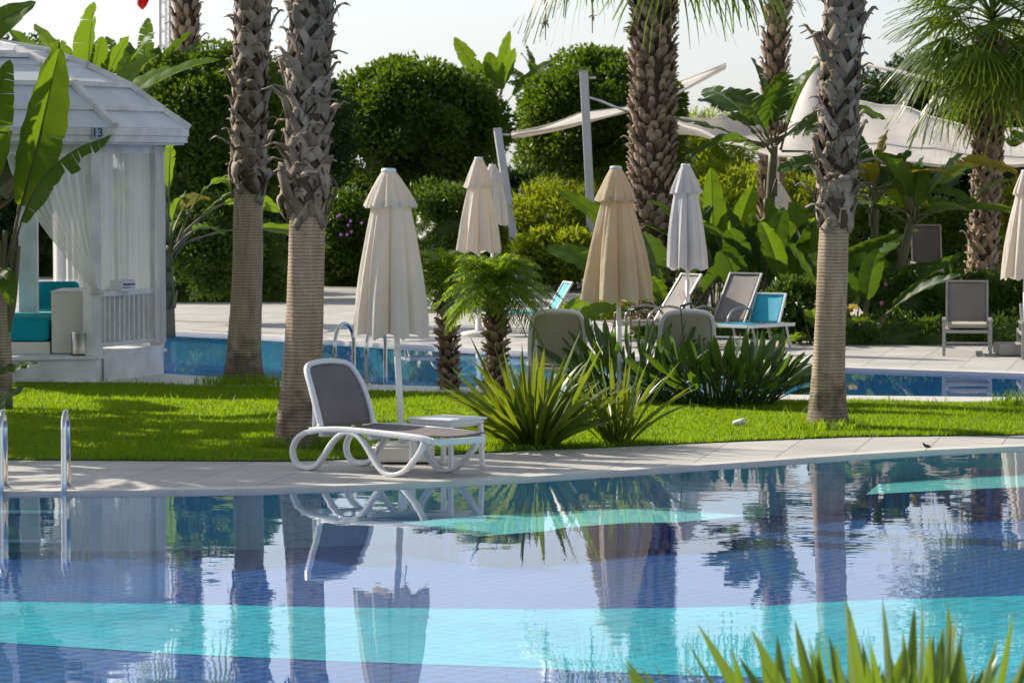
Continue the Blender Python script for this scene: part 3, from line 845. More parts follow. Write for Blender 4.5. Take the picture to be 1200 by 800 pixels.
# ------------------------------------------------------------------ small feather palms
def feather_palm(label, base, zc, R, n, tr, lean=0.0):
    root = thing('date_palm', label, 'small palm', base, 0, 'small date palms')
    top = Vector((lean, 0, zc)); path = palm_trunk_path([Vector((0, 0, 0)), top], zc)
    boots(path, .0, zc, tr, 6, .06, .03, .05, False).build('trunk', [M['boot_brown'], M['fibre']], root)
    mb = MB()
    for i in range(n):
        az = i * 2.39996 + random.uniform(-.2, .2); t = (i + .5) / n; el = rad(-22 + 92 * t + random.uniform(-8, 8))
        d = Vector((math.cos(az) * math.cos(el), math.sin(az) * math.cos(el), math.sin(el))); L = R * random.uniform(.85, 1.15)
        pts = [top + d * (L * q) - Vector((0, 0, L * .50 * q ** 2.1)) for q in np.linspace(0, 1, 12)]
        side = Vector((-math.sin(az), math.cos(az), 0))
        mb.strap(pts, list(np.linspace(.018, .004, 12)), .008, side)
        for k in range(56):
            q = .14 + .86 * (k // 2 + random.random() * .4) / 28; j = min(int(q * 11), 10); p = pts[j].lerp(pts[j + 1], q * 11 - j) if q < 1 else pts[-1]
            T = (pts[j + 1] - pts[j]).normalized(); sg = 1 if k % 2 else -1
            e = (T * .75 + side * sg * .8 + Vector((0, 0, random.uniform(-.05, .4)))).normalized()
            ll = L * .36 * math.sin(math.pi * min(.96, .18 + .80 * q)) * random.uniform(.8, 1.15); wv = e.cross(Vector((0, 0, 1)))
            wv = (wv if wv.length > .05 else side).normalized() * .007
            m1 = p + e * ll * .5; tp = p + e * ll - Vector((0, 0, ll * .30))
            mb.add([p - wv * .6, p + wv * .6, m1 + wv, m1 - wv], [(0, 1, 2, 3)]); mb.add([m1 - wv, m1 + wv, tp], [(0, 1, 2)])
    mb.build('crown', M['date_leaf'], root)
    return root


feather_palm('small feathery palm on a thin trunk right of the front parasol', G(527, 456), P(520, 326, 42.2).z, .66, 56, .055, -.05)
feather_palm('fuller feathery palm standing behind the spiky flax clump', G(581, 466), P(580, 332, 40.7).z, .66, 70, .062)
# ------------------------------------------------------------------ big leaved plants
def paddle(mb, ctrl, t0, width, face, fold=.35, tear=.5, mat=0, stem_r=.018, stem_mat=1, segs=22, ragged=0.12, ripple=0.0):
    """banana-type leaf: stalk, midrib and torn blade along ctrl; face = direction the upper side looks to"""
    pts = spline(ctrl, 10); m = len(pts)
    L = [0.0]
    for i in range(1, m): L.append(L[-1] + (pts[i] - pts[i - 1]).length)
    tot = L[-1]
    def at(t):
        s = t * tot; i = 1
        while i < m - 1 and L[i] < s: i += 1
        f = (s - L[i - 1]) / max(1e-6, L[i] - L[i - 1])
        return pts[i - 1].lerp(pts[i], f), (pts[i] - pts[i - 1]).normalized()
    mb.tube([at(t)[0] for t in np.linspace(0, t0, 7)], list(np.linspace(stem_r * 1.5, stem_r * .75, 7)), 6, mat=stem_mat)
    mb.tube([at(t)[0] for t in np.linspace(t0, .985, 9)], list(np.linspace(stem_r * .7, stem_r * .12, 9)), 5, mat=stem_mat)
    face = Vector(face).normalized()
    prof = lambda u: (math.sin(math.pi * min(1, (.02 + u * .98)) ** .80) ** .62) if u < 1 else 0
    for sg in (-1, 1):
        u = 0.0; wob = random.uniform(0, 6.28)
        while u < 1:
            torn = random.random() < tear
            du = random.uniform(.04, .13) if torn else random.uniform(.14, .32)
            u1 = min(1, u + du)
            if 1 - u1 < .06: u1 = 1
            k = max(2, int((u1 - u) * segs) + 1)
            hang = random.uniform(-.10, .55) * tear if torn else random.uniform(-.05, .10) * (tear > 0)
            wr = 1 - (random.uniform(0, ragged * 2) if torn else random.uniform(0, ragged * .5))
            rows = []
            for q in range(k + 1):
                v = u + (u1 - u) * q / k
                vv = v
                p, T = at(t0 + (1 - t0) * min(v, .999))
                s = T.cross(face); s = s.normalized() if s.length > 1e-3 else T.orthogonal().normalized()
                n = s.cross(T).normalized()
                wd = width * .5 * prof(v) * wr * (1 + .03 * math.sin(v * 40 + wob))
                gap = 0.0
                if torn and (q == 0 or q == k) and 0 < v < 1: gap = .014 * tear
                row = []
                for f in (0, .34, .70, 1.0):
                    fa = fold - hang * f
                    shift = T * (wd * .40 * f + (gap * f * (1 if q == 0 else -1) * 1.0))
                    row.append(p + s * (sg * wd * f * math.cos(fa)) + n * (wd * f * math.sin(fa) + .012 * math.sin(v * 30 + wob + f * 2) * f + ripple * math.sin(v * 170 + f * 4) * f) + shift - Vector((0, 0, wd * .18 * f * f)))
                rows.append(row)
            mb.grid(rows, mat)
            u = u1
    return mb


def rand_leaf(mb, base, az, el, stalk, blade, width, droop, tear, mat=0, r=.016, roll=0.0):
    d = Vector((math.cos(az) * math.cos(el), math.sin(az) * math.cos(el), math.sin(el))); T = stalk + blade
    pts = [base + d * (T * t) - Vector((0, 0, T * droop * t ** 2.6)) + Vector((math.cos(az), math.sin(az), 0)) * (T * droop * .25 * t * t) for t in (0, .2, .4, .6, .8, 1)]
    face = Vector((-math.cos(az) * math.sin(el) - .001, -math.sin(az) * math.sin(el), math.cos(el)))
    face = Quaternion(d, roll) @ face
    paddle(mb, pts, stalk / T, width, face, fold=random.uniform(.15, .5), tear=tear, mat=mat, stem_r=r)


def clump(name, label, cat, base, n, stalk, blade, width, elr, droop=.3, tear=.45, trunk=0, tr=.07, m='banana', spread=.15, azr=(0, 6.283), group='banana plants', lean=(0, 0), yellow=0.0, rz=0):
    root = thing(name, label, cat, base, 0, group)
    top = Vector((lean[0], lean[1], trunk))
    mb = MB()
    for i in range(n):
        az = azr[0] + (azr[1] - azr[0]) * ((i * .618034) % 1) + random.uniform(-.2, .2)
        el = rad(elr[0] + (elr[1] - elr[0]) * ((i + random.random()) / n))
        k = random.uniform(.75, 1.15)
        b = top + Vector((math.cos(az), math.sin(az), 0)) * spread * random.random() + Vector((0, 0, random.uniform(-.15, .1) * (trunk > 0)))
        mt = 2 if random.random() < yellow else 0
        rand_leaf(mb, b, az, el, stalk * k, blade * k, width * random.uniform(.8, 1.1), droop * random.uniform(.6, 1.3) * (1.3 if mt == 2 else 1), tear, mt, roll=random.uniform(-.7, .7))
    mb.build('leaves', [M[m], M['stem'], M['banana_yellow']], root)
    if trunk:
        t = MB(); c = [Vector((0, 0, 0)), Vector((lean[0] * .25, lean[1] * .25, trunk * .4)), top]
        t.tube(spline(c, 5), list(np.linspace(tr * 1.15, tr * .8, 11)), 10)
        for k in range(7):
            q = random.uniform(.25, 1); a = random.uniform(0, 6.28); p = c[0].lerp(top, q); o = Vector((math.cos(a), math.sin(a), 0))
            t.strap([p + o * tr * .9, p + o * tr * 1.15 + Vector((0, 0, .12)), p + o * tr * 1.6 + Vector((0, 0, .26))], [tr * 1.3, tr, tr * .4], .012, o.cross(Vector((0, 0, 1))))
        t.build('trunk', M['stem'], root)
    return root


# --- the big plant in front of the gazebo: leaves laid out one by one
YB = 38.6
base = G(4, 482)
root = thing('banana_plant', 'large banana plant with ringed trunk in front of the white gazebo', 'banana plant', base, 0, 'banana plants')
mb = MB()
q = lambda x, y, d=0.0: P(x, y, YB + d)
paddle(mb, [q(4, 330), q(22, 250), q(40, 185, -.05), q(55, 120, -.1), q(70, 56, -.25)], .32, .52, (.30, -1, .15), fold=.55, tear=.16, ragged=.02, segs=70, ripple=.006)
paddle(mb, [q(8, 332, .15), q(20, 255, .2), q(33, 190, .2), q(52, 130, .2), q(70, 46, .35)], .40, .36, (-.5, -1, .2), fold=.7, tear=.12, ragged=.02, segs=70, ripple=.006)
paddle(mb, [q(8, 335), q(24, 262, -.2), q(48, 212, -.35), q(84, 178, -.5), q(132, 158, -.65)], .33, .46, (-.1, -.55, 1), fold=-.25, tear=.75)
paddle(mb, [q(0, 330), q(-6, 240), q(-8, 170), q(-2, 110, -.1), q(12, 70, -.2)], .45, .38, (.4, -1, .2), fold=.35, tear=.4)
paddle(mb, [q(0, 330), q(-25, 230), q(-40, 130), q(-25, 45), q(42, 2, -.2)], .42, .46, (.3, -.9, .6), fold=.15, tear=.2)
paddle(mb, [q(-2, 380), q(-12, 340), q(-4, 322, -.3), q(8, 328, -.5), q(12, 358, -.6)], .4, .22, (.2, -1, .4), fold=.2, tear=.1)
paddle(mb, [q(-6, 440, -.2), q(-22, 440, -.35), q(-5, 433, -.5), q(18, 429, -.6), q(44, 424, -.7)], .3, .17, (0, -.6, 1), fold=.1, tear=.3)
paddle(mb, [q(-6, 476, -.2), q(-24, 484, -.4), q(-10, 478, -.6), q(8, 464, -.75), q(30, 452, -.9)], .3, .20, (0, -.8, .8), fold=.1, tear=.1)
for az, el in ((2.6, 40), (3.4, 55)):
    rand_leaf(mb, q(-6, 320), az, rad(el), .7, 1.3, .45, .35, .5)
mb.build('leaves', [M['banana'], M['stem']], root, world=True)
t = MB(); t.tube(spline([base - Vector((.03, 0, 0)), q(1, 420), q(0, 370), q(0, 325)], 6), list(np.linspace(.125, .085, 19)), 14, mat=1)
for i, (x, y) in enumerate(((2, 330), (12, 300), (-4, 310), (18, 290))):
    t.tube(spline([q(3, 400), q(x * .7 + 2, 350), q(x + 4, 270 + i * 6)], 5), [.06, .058, .055, .052, .05, .045, .04, .035, .03, .026, .022], 8)
t.build('trunk', [M['stem'], M['trunk']], root, world=True)

# unseen banana clumps added off to the left to shade lawn and deck
for lab, x_, y_, tk in (('first unseen banana clump outside the left edge, its shade falling on the pool deck', -7.3, 34.0, 2.3),
                        ('unseen banana clump outside the left edge, its shade falling on the near lawn edge', -8.6, 36.2, 2.6),
                        ('unseen banana clump outside the left edge, its shade falling along the lawn middle', -9.8, 38.4, 2.9),
                        ('unseen banana clump outside the left edge nearest the frame, shading the lounger deck', -6.5, 33.2, 2.6),
                        ('tall unseen banana clump added for shade outside the left edge beyond the others', -7.6, 36.6, 3.2),
                        ('tall unseen banana clump added for shade outside the left edge near the gazebo', -8.4, 40.2, 3.4),
                        ('farthest unseen banana clump outside the left edge, its shade reaching the ringed palm', -10.6, 40.4, 3.5)):
    clump('banana_plant', lab, 'banana plant', (x_, y_, 0), 24, .9, 1.7, .55, (5, 82), .25, .6, trunk=tk, tr=.10, azr=(1.6, 4.8) if y_ < 34 else (0, 6.283), group='unseen banana plants added for shade')

# --- bananas and travellers palms further back
clump('banana_plant', 'broad bright banana leaves rising behind the gazebo roof', 'banana plant', Vector((P(98, 195, 62).x, 62, 0)), 18, .9, 1.6, .62, (38, 86), .18, .22, trunk=2.9, tr=.09)
clump('banana_plant', 'smaller banana crown against the sky beside the flag', 'banana plant', Vector((P(165, 195, 72).x, 72, 0)), 13, .5, 1.3, .40, (25, 85), .25, .6, trunk=3.7, tr=.09, m='banana_dark')
clump('banana_plant', 'banana shoots with upright leaves just right of the gazebo roof edge', 'banana plant', Vector((P(148, 195, 58).x, 58, 0)), 9, .5, .8, .32, (50, 86), .25, .3, trunk=2.6, tr=.07)
clump('banana_plant', 'banana plant with many arching stalks between gazebo curtain and ringed trunk', 'banana plant', Vector((P(196, 195, 55).x, 55, 0)), 17, 1.0, 1.0, .34, (22, 86), .4, .4, trunk=1.25, tr=.10, yellow=.12)
clump('banana_plant', 'banana leaves standing above the round hedge trees against the sky', 'banana plant', Vector((P(580, 195, 92).x, 92, 0)), 9, .5, 1.4, .5, (48, 86), .14, .25, trunk=3.9, tr=.09)
clump('banana_plant', 'small ragged banana crown left of the round hedge tree beside the leaning post', 'banana plant', Vector((P(634, 195, 93).x, 93, 0)), 10, .4, 1.05, .32, (15, 85), .3, .7, trunk=4.2, tr=.08, m='banana_dark')
# tall one behind the right palm
clump('banana_plant', 'tall banana plant with dark torn leaves just left of the right palm', 'banana plant', Vector((P(897, 195, 57.5).x, 57.5, 0)), 15, .48, 1.40, .54, (0, 82), .26, .6, trunk=2.75, tr=.085, m='banana_dark', lean=(.12, 0), yellow=.0)
clump('banana_plant', 'young banana with a slender dark trunk right of the right palm', 'banana plant', Vector((P(1028, 195, 56.6).x, 56.6, 0)), 11, .35, .95, .42, (0, 82), .3, .4, trunk=2.1, tr=.06, m='banana_dark', lean=(-.05, 0), yellow=.10)
clump('banana_plant', 'leaning young banana with bright upright leaves before the shade sail', 'banana plant', Vector((P(1046, 195, 56.4).x, 56.4, 0)), 12, .40, 1.15, .42, (5, 86), .28, .4, trunk=1.75, tr=.075, lean=(.30, 0), yellow=.06)
clump('banana_plant', 'banana leaves reaching in from the right edge', 'banana plant', Vector((P(1236, 195, 56).x, 56, 0)), 10, .6, .9, .36, (0, 80), .4, .6, trunk=2.1, tr=.08, yellow=.15)

# --- the thicket of broad leaves behind the grey loungers
for i, (px, Y, n, st, bl, wd, el, lab) in enumerate((
        (790, 56.5, 14, 1.0, 1.45, .46, (30, 86), 'lush broad leaf clump directly behind the closed parasol and grey lounger'),
        (838, 57.5, 17, 1.25, 1.75, .52, (38, 87), 'tallest of the broad leaf clumps in the thicket behind the grey loungers'),
        (886, 56.0, 18, 1.15, 1.6, .48, (30, 87), 'broad leaf clump behind the turquoise lounger'),
        (938, 56.0, 16, 1.1, 1.5, .48, (30, 86), 'broad leaf clump just left of the right palm trunk'),
        (1002, 54.0, 14, .8, 1.15, .42, (22, 85), 'broad leaf clump right of the right palm trunk'),
        (962, 53.0, 10, .35, .65, .26, (10, 80), 'low leafy clump at the foot of the right palm backdrop'))):
    clump('broad_leaf_plant', lab, 'broad leaf plant', Vector((P(px, 195, Y).x, Y, 0)), n, st, bl, wd, el, .25, .25, m='banana' if i % 2 else 'banana_dark', spread=.30, group='broad leaf thicket', yellow=.02)
clump('broad_leaf_plant', 'wide light green leaves crossing the brown palm trunk', 'broad leaf plant', Vector((P(792, 195, 54.5).x, 54.5, 0)), 9, .75, .95, .30, (35, 75), .40, .12, spread=.12, azr=(2.3, 4.2), group='broad leaf thicket')


# ------------------------------------------------------------------ sword leaved clumps
def sword(mb, base, az, el, L, W, droop, mat=0, twist=0.0, segs=7, pw=1.7):
    d = Vector((math.cos(az) * math.cos(el), math.sin(az) * math.cos(el), math.sin(el))); o = Vector((math.cos(az), math.sin(az), 0))
    side = Quaternion(d, twist) @ Vector((-math.sin(az), math.cos(az), 0)); vs = []
    for i in range(segs + 1):
        t = i / segs
        p = base + d * (L * t) + o * (L * droop * .35 * t * t) - Vector((0, 0, L * droop * t ** 2.4))
        wd = W * .5 * (.55 + .9 * t if t < .5 else 1.0 * (1 - ((t - .5) / .5) ** pw) + .002)
        n = side.cross(d).normalized()
        vs += [p - side * wd + n * wd * .45, p, p + side * wd + n * wd * .45]
    fs = []
    for i in range(segs):
        k = 3 * i; fs += [(k, k + 1, k + 4, k + 3), (k + 1, k + 2, k + 5, k + 4)]
    mb.add(vs, fs, mat, True)


def spear_leaf(mb, base, az, el, stalk, L, W, droop, mat=0):
    """strelitzia: round stalk ending in a spear-shaped blade"""
    d = Vector((math.cos(az) * math.cos(el), math.sin(az) * math.cos(el), math.sin(el)))
    T = stalk + L; o = Vector((math.cos(az), math.sin(az), 0))
    at = lambda t: base + d * (T * t) + o * (T * droop * .3 * t * t) - Vector((0, 0, T * droop * t ** 2.6))
    t0 = stalk / T
    mb.tube([at(t) for t in np.linspace(0, t0, 5)], [.010, .009, .008, .007, .006], 5, mat=mat)
    tw = random.uniform(-1.3, 1.3); vs = []
    for i in range(9):
        u = i / 8; t = t0 + (1 - t0) * u; p = at(t); dd = (at(min(1, t + .02)) - at(t - .02)).normalized()
        side = Quaternion(dd, tw) @ Vector((-math.sin(az), math.cos(az), 0)); n = side.cross(dd)
        wd = W * .5 * (math.sin(math.pi * min(1, u * .97 + .03) ** .85) ** .8) + .001
        vs += [p - side * wd + n * wd * .5, p, p + side * wd + n * wd * .5]
    fs = []
    for i in range(8):
        k = 3 * i; fs += [(k, k + 1, k + 4, k + 3), (k + 1, k + 2, k + 5, k + 4)]
    mb.add(vs, fs, mat, True)


def flax(label, base, n, Lr, W, r, group, elr=(35, 88), droop=(.05, .45), m='flax', name='flax_plant', bias=None):
    root = thing(name, label, 'flax plant', base, 0, group); mb = MB()
    for i in range(n):
        az = random.uniform(0, 6.283) if not bias else random.gauss(bias, 1.2)
        el = rad(random.uniform(*elr)); p = Vector((math.cos(az), math.sin(az), 0)) * r * random.random(); p.z = 0
        sword(mb, p, az, el, random.uniform(*Lr), W * random.uniform(.75, 1.2), random.uniform(*droop), twist=random.uniform(-1.2, 1.2), pw=3.0 if m == 'strap' else 1.9, segs=12 if m == 'strap' else 7)
    mb.build('leaves', M[m], root)
    return root


flax('big spiky flax clump with yellow green sword leaves right of the white side table', G(626, 524), 120, (.55, 1.22), .066, .20, 'flax clumps on the lawn', elr=(28, 88), droop=(.02, .32))
flax('narrower flax clump beside the big one, brown at the foot', G(722, 521), 80, (.45, 1.05), .036, .13, 'flax clumps on the lawn', elr=(42, 88), droop=(.02, .35))


def strelitzia(label, base, n, T, spread, flowers):
    root = thing('strelitzia_plant', label, 'strelitzia', base, 0, 'strelitzia clumps'); mb = MB()
    for i in range(n):
        az = random.uniform(0, 6.283); el = rad(random.uniform(28, 88)); k = random.uniform(.6, 1.1)
        p = Vector((math.cos(az), math.sin(az), 0)) * spread * math.sqrt(random.random())
        spear_leaf(mb, p, az + random.uniform(-.6, .6), el, T * .52 * k, T * .45 * k, .085, random.uniform(.02, .22))
    mb.build('leaves', M['strel'], root)
    for fx, fz, fy in flowers:
        f = MB(); tip = Vector((fx, fy, fz))
        f.tube(spline([(fx * .6, fy * .6, 0), (fx * .9, fy, fz * .6), tip], 4), .007, 6, mat=1)
        f.tube([tip, tip + Vector((.10, -.02, .03)), tip + Vector((.19, -.03, .02))], [.014, .012, .002], 6, mat=1)
        for k in range(6):
            a = random.uniform(.6, 2.2); e = Vector((math.cos(a) * .6, random.uniform(-.3, .3), math.sin(a))).normalized(); s0 = tip + Vector((.03 + .01 * k, -.01, .02))
            f.strap([s0, s0 + e * .07, s0 + e * .14], [.012, .026, .003], .003, (0, 1, 0))
        f.build('flower', [M['orange'], M['strel']], root)
    return root


b1 = G(742, 470); b2 = G(846, 476)
strelitzia('dark strelitzia clump with orange flowers between flax and the plain clump', b1, 110, .98, .38, ((-.20, .92, -.1), (-.03, .95, -.1)))
strelitzia('larger dark strelitzia clump in the sun left of the right palm', b2, 190, .86, .52, ((-.42, 1.02, .1),))

# ------------------------------------------------------------------ foreground planting bed at the near pool edge
for i, (px, dy, n, lo, hi, lab) in enumerate(((880, 12.10, 12, .80, 1.0, 'leftmost sparse foreground clump of strap leaves low in the picture'), (962, 12.2, 44, .78, 1.14, 'small foreground clump of strap leaves left of the densest one'),
                                         (1058, 12.05, 84, .80, 1.24, 'dense foreground clump of upright yellow green strap leaves'), (1150, 12.2, 38, .74, 1.10, 'foreground strap leaf clump nearest the lower right corner'))):
    c = P(px, 195, dy); flax(lab, (c.x, dy, 0), int(n * 1.6), (lo, hi), .060, .17 if i else .10, 'strap leaf plants in the foreground', elr=(50, 86), droop=(.02, .22), m='strap', name='strap_leaf_plant')
# ------------------------------------------------------------------ hedges, clipped trees, shrubs
HG = 'clipped round hedge trees'
bush_tree('clipped_tree', 'wide dark green round clipped tree right of the nearest palm', 'clipped tree', 487, 74, 232, 208, 82, M['hedge'], HG, 190, .36, 190, L=.135, W=.075, flat=-1, inner=.22)
bush_tree('clipped_tree', 'dark round clipped tree behind the leaning and upright sail posts', 'clipped tree', 704, 62, 232, 196, 84, M['hedge'], HG, 190, .36, 190, L=.135, W=.075, flat=-1, inner=.22)
bush_tree('clipped_tree', 'round clipped tree between the gazebo roof and the ringed palm', 'clipped tree', 250, 52, 262, 190, 72, M['hedge'], HG, 190, .32, 190, L=.12, W=.065, flat=-1, inner=.22)
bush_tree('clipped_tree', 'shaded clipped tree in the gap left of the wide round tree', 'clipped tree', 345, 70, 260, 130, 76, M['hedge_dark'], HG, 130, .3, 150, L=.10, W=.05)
bush_tree('dark_tree', 'dark evergreen tree behind the big shade sail on the right', 'tree', 1075, 66, 250, 200, 88, M['hedge_dark'], 'dark trees behind the shade sail', 150, .38, 150, L=.13, W=.07)
bush_tree('dark_tree', 'dark evergreen tree at the right edge behind the short full palm', 'tree', 1215, 40, 260, 190, 90, M['hedge_dark'], 'dark trees behind the shade sail', 150, .38, 150, L=.13, W=.07)
bush_tree('dark_tree', 'low dark tree glimpsed left of the gazebo roof', 'tree', -10, 34, 260, 190, 78, M['hedge_dark'], 'dark trees behind the shade sail', 140, .34, 140, L=.11, W=.06)
bush_tree('weeping_bamboo', 'feathery yellow green tree above the sail left of the tall banana', 'tree', 828, 128, 300, 110, 90, M['yellow_leaf'], None, 110, .32, 120, L=.16, W=.03, solid=.6)
bush_tree('leafy_shrub', 'yellow green willowy shrub under the big shade sail', 'shrub', 885, 190, 335, 250, 76, M['yellow_leaf'], 'yellow green shrubs', 160, .30, 150, L=.17, W=.032, trunk=False, flat=-1, solid=.7)
bush_tree('leafy_shrub', 'yellow green shrub behind the upright sail post', 'shrub', 655, 214, 335, 130, 77, M['yellow_leaf'], 'yellow green shrubs', 130, .26, 140, L=.15, W=.03, trunk=False, flat=-1, solid=.6)
bush_tree('leafy_shrub', 'sunlit loose shrub behind the second closed parasol', 'shrub', 525, 214, 340, 120, 77, M['shrub_leaf'], 'yellow green shrubs', 120, .26, 120, L=.12, W=.05, trunk=False, flat=-1, solid=.7)
bush_tree('leafy_shrub', 'flowering shrub with a few violet blooms right of the nearest palm', 'shrub', 408, 224, 350, 90, 79, M['shrub_leaf'], 'yellow green shrubs', 120, .26, 120, L=.12, W=.06, trunk=False, flat=-1, solid=.7)
bush_tree('leafy_shrub', 'bright loose shrub between gazebo curtain and ringed palm', 'shrub', 245, 232, 345, 110, 60, M['shrub_leaf'], 'yellow green shrubs', 150, .20, 130, L=.085, W=.04, trunk=False, flat=-1, solid=.7)
bush_tree('leafy_shrub', 'yellow green shrub at the right edge beside the short full palm', 'shrub', 1200, 215, 360, 100, 68, M['yellow_leaf'], 'yellow green shrubs', 120, .26, 120, L=.11, W=.045, trunk=False, flat=-1, solid=.7)
bush_tree('leafy_shrub', 'low broad shrub in sun behind the leaning post foot', 'shrub', 650, 272, 325, 110, 75.5, M['yellow_leaf'], 'yellow green shrubs', 90, .2, 110, L=.16, W=.07, trunk=False, flat=-1, solid=.7)
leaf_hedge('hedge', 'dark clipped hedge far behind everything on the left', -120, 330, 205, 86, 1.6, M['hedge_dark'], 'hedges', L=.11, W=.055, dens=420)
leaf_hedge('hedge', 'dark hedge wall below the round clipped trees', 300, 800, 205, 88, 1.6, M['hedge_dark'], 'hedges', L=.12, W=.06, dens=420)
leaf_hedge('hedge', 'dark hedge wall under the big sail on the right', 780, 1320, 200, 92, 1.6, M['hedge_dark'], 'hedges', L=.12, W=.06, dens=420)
leaf_hedge('hedge', 'low hedge with small leaves left behind the far deck', 120, 345, 268, 70, 1.2, M['shrub_leaf'], 'hedges', L=.09, W=.045, dens=400, wav=.35)
leaf_hedge('hedge', 'squared mid green hedge behind the charcoal lounger', 1000, 1160, 240, 75, 1.0, M['shrub_leaf'], 'hedges', L=.085, W=.045, dens=500)
leaf_hedge('hedge', 'clipped dark hedge behind the upright grey lounger', 1020, 1300, 322, 55.2, 1.0, M['shrub_leaf'], 'hedges', L=.07, W=.035, dens=620, wav=.05, clump=.16)
leaf_hedge('hedge', 'low reddish green border hedge at the far deck edge on the right', 985, 1190, 372, 53.0, .6, M['shrub_leaf'], 'hedges', L=.055, W=.03, dens=620, wav=.12, clump=.13)
leaf_hedge('hedge', 'low loose planting under the broad leaf thicket', 745, 1000, 372, 54.8, .6, M['hedge'], 'hedges', L=.07, W=.035, dens=560, wav=.12, clump=.14)
leaf_hedge('hedge', 'low yellow bedding plants behind the yellowed parasol', 655, 765, 350, 60.5, 1.2, M['yellow_leaf'], 'hedges', L=.06, W=.025, dens=600, wav=.1, clump=.12)
leaf_hedge('hedge', 'dark low hedge behind the far charcoal loungers', 330, 620, 296, 81.5, .8, M['hedge_dark'], 'hedges', L=.09, W=.045, dens=520, wav=.2)
bush_tree('leafy_shrub', 'small light green leafy plant at the thicket foot right of the turquoise lounger', 'shrub', 930, 330, 402, 60, 53.2, M['shrub_leaf'], 'yellow green shrubs', 60, .13, 60, L=.10, W=.045, trunk=False, flat=-1, solid=.6)


def blossom(px, py, Y, m, label, n=9, r=.10, group='blossoms'):
    c = P(px, py, Y); root = thing('flower_cluster', label, 'flowers', c, 0, group)
    for i in range(n):
        o = Vector((random.gauss(0, r), random.gauss(0, r * .5) - .05, random.gauss(0, r))); mb = MB()
        for k in range(5):
            a = 6.283 * k / 5; e = Vector((math.cos(a), -.35, math.sin(a))) * .035; s = Vector((-math.sin(a), 0, math.cos(a))) * .015
            mb.add([o, o + e * .6 + s, o + e, o + e * .6 - s], [(0, 1, 2, 3)])
        mb.tube([o, o + Vector((0, .15, -.15))], .005, 5, mat=1)
        mb.build('bloom', [m, M['hedge']], root)


M['violet'] = mat('violet_petal', (.34, .12, .50), (.45, .22, .60), rough=.6, transl=.3)
blossom(412, 268, 77.8, M['violet'], 'violet blossoms on the shrub right of the nearest palm', 6, .09)
blossom(391, 249, 77.8, M['violet'], 'few pale violet blossoms high on the shrub beside the nearest palm', 4, .10)
blossom(17, 325, 50.5, M['pink'], 'pink blossoms seen past the gazebo back post', 14, .10)
blossom(1021, 337, 54.3, M['pink'], 'faint pink blossoms in front of the clipped dark hedge', 4, .10)
# ------------------------------------------------------------------ gazebo
GC = P(-49, 195, 45.2); GC = Vector((GC.x, GC.y, 0))
gz = thing('gazebo', 'white eight sided wooden gazebo with domed roof and sheer curtains', 'gazebo', GC)
RW, RE = 2.37, 2.69
vtx = lambda k, R: Vector((R * math.cos(rad(3.5 + 45 * k)), R * math.sin(rad(3.5 + 45 * k)), 0))
up = lambda z: Vector((0, 0, z))
b = MB(); b.prism([vtx(k, RW + .03) for k in range(8)], 0, .262); b.prism([vtx(k, RW + .07) for k in range(8)], .264, .30); b.build('platform', M['white_wood'], gz, bevel=.006)
for k in range(8):
    p = vtx(k, RW - .05); b = MB(); t = vtx(k + 1, 1) - vtx(k - 1, 1)
    b.bar(p + up(.30), p + up(2.72), .15, .15, up=t)
    b.bar(p + up(.30), p + up(.40), .17, .17, up=t)
    b.build('post', M['white_wood'], gz, bevel=.006)
# extra post in the middle of the back side
pm = (vtx(1, RW - .05) + vtx(2, RW - .05)) * .5; pm = Vector((P(33, 195, 45.55).x - GC.x, .34, 0))
b = MB(); b.bar(pm + up(.30), pm + up(2.72), .16, .22, up=(1, 0, 0)); b.build('post', M['white_wood'], gz, bevel=.006)
b = MB()
for k in range(8):
    a, c = vtx(k, RE), vtx(k + 1, RE); ai, ci = vtx(k, RE - .05), vtx(k + 1, RE - .05)
    for z0, z1, o_ in ((2.725, 2.80, .0), (2.803, 2.885, .018)):
        k_ = (RE + o_) / RE
        vs = [a * k_ + up(z0), c * k_ + up(z0), c * k_ + up(z1), a * k_ + up(z1), ai + up(z0), ci + up(z0), ci + up(z1), ai + up(z1)]
        b.add(vs, [(0, 1, 2, 3), (7, 6, 5, 4), (3, 2, 6, 7), (0, 4, 5, 1)])
    b.bar(vtx(k, RW - .05) + up(2.66), vtx(k + 1, RW - .05) + up(2.66), .10, .11)
b.prism([vtx(k, RE - .04) for k in range(8)], 2.70, 2.722)
b.build('eave', M['white_wood'], gz)
prof = [(2.70, 2.88), (2.40, 3.09), (2.02, 3.37), (1.52, 3.61), (1.06, 3.78), (.5, 3.875), (.12, 3.90)]
b = MB()
for k in range(8):
    for i in range(len(prof) - 1):
        (r0, z0), (r1, z1) = prof[i], prof[i + 1]
        A, B = vtx(k, r0), vtx(k + 1, r0); C_, D = vtx(k + 1, r1), vtx(k, r1)
        # three boards per bay, each lapping the next
        for j in range(1):
            f0, f1 = 0, 1
            n_ = ((A + B) * .5).normalized() * .012 + up(.018)
            p = [A.lerp(D, f0) + up(z0 + (z1 - z0) * f0) + n_ * .7, B.lerp(C_, f0) + up(z0 + (z1 - z0) * f0) + n_ * .7, B.lerp(C_, f1) + up(z0 + (z1 - z0) * f1) - n_ * .2, A.lerp(D, f1) + up(z0 + (z1 - z0) * f1) - n_ * .2]
            q_ = [p[0] - n_ * .9, p[1] - n_ * .9]
            b.add(p + q_, [(0, 1, 2, 3), (0, 4, 5, 1)])
roof = b.build('roof', M['roof_panel'], gz)
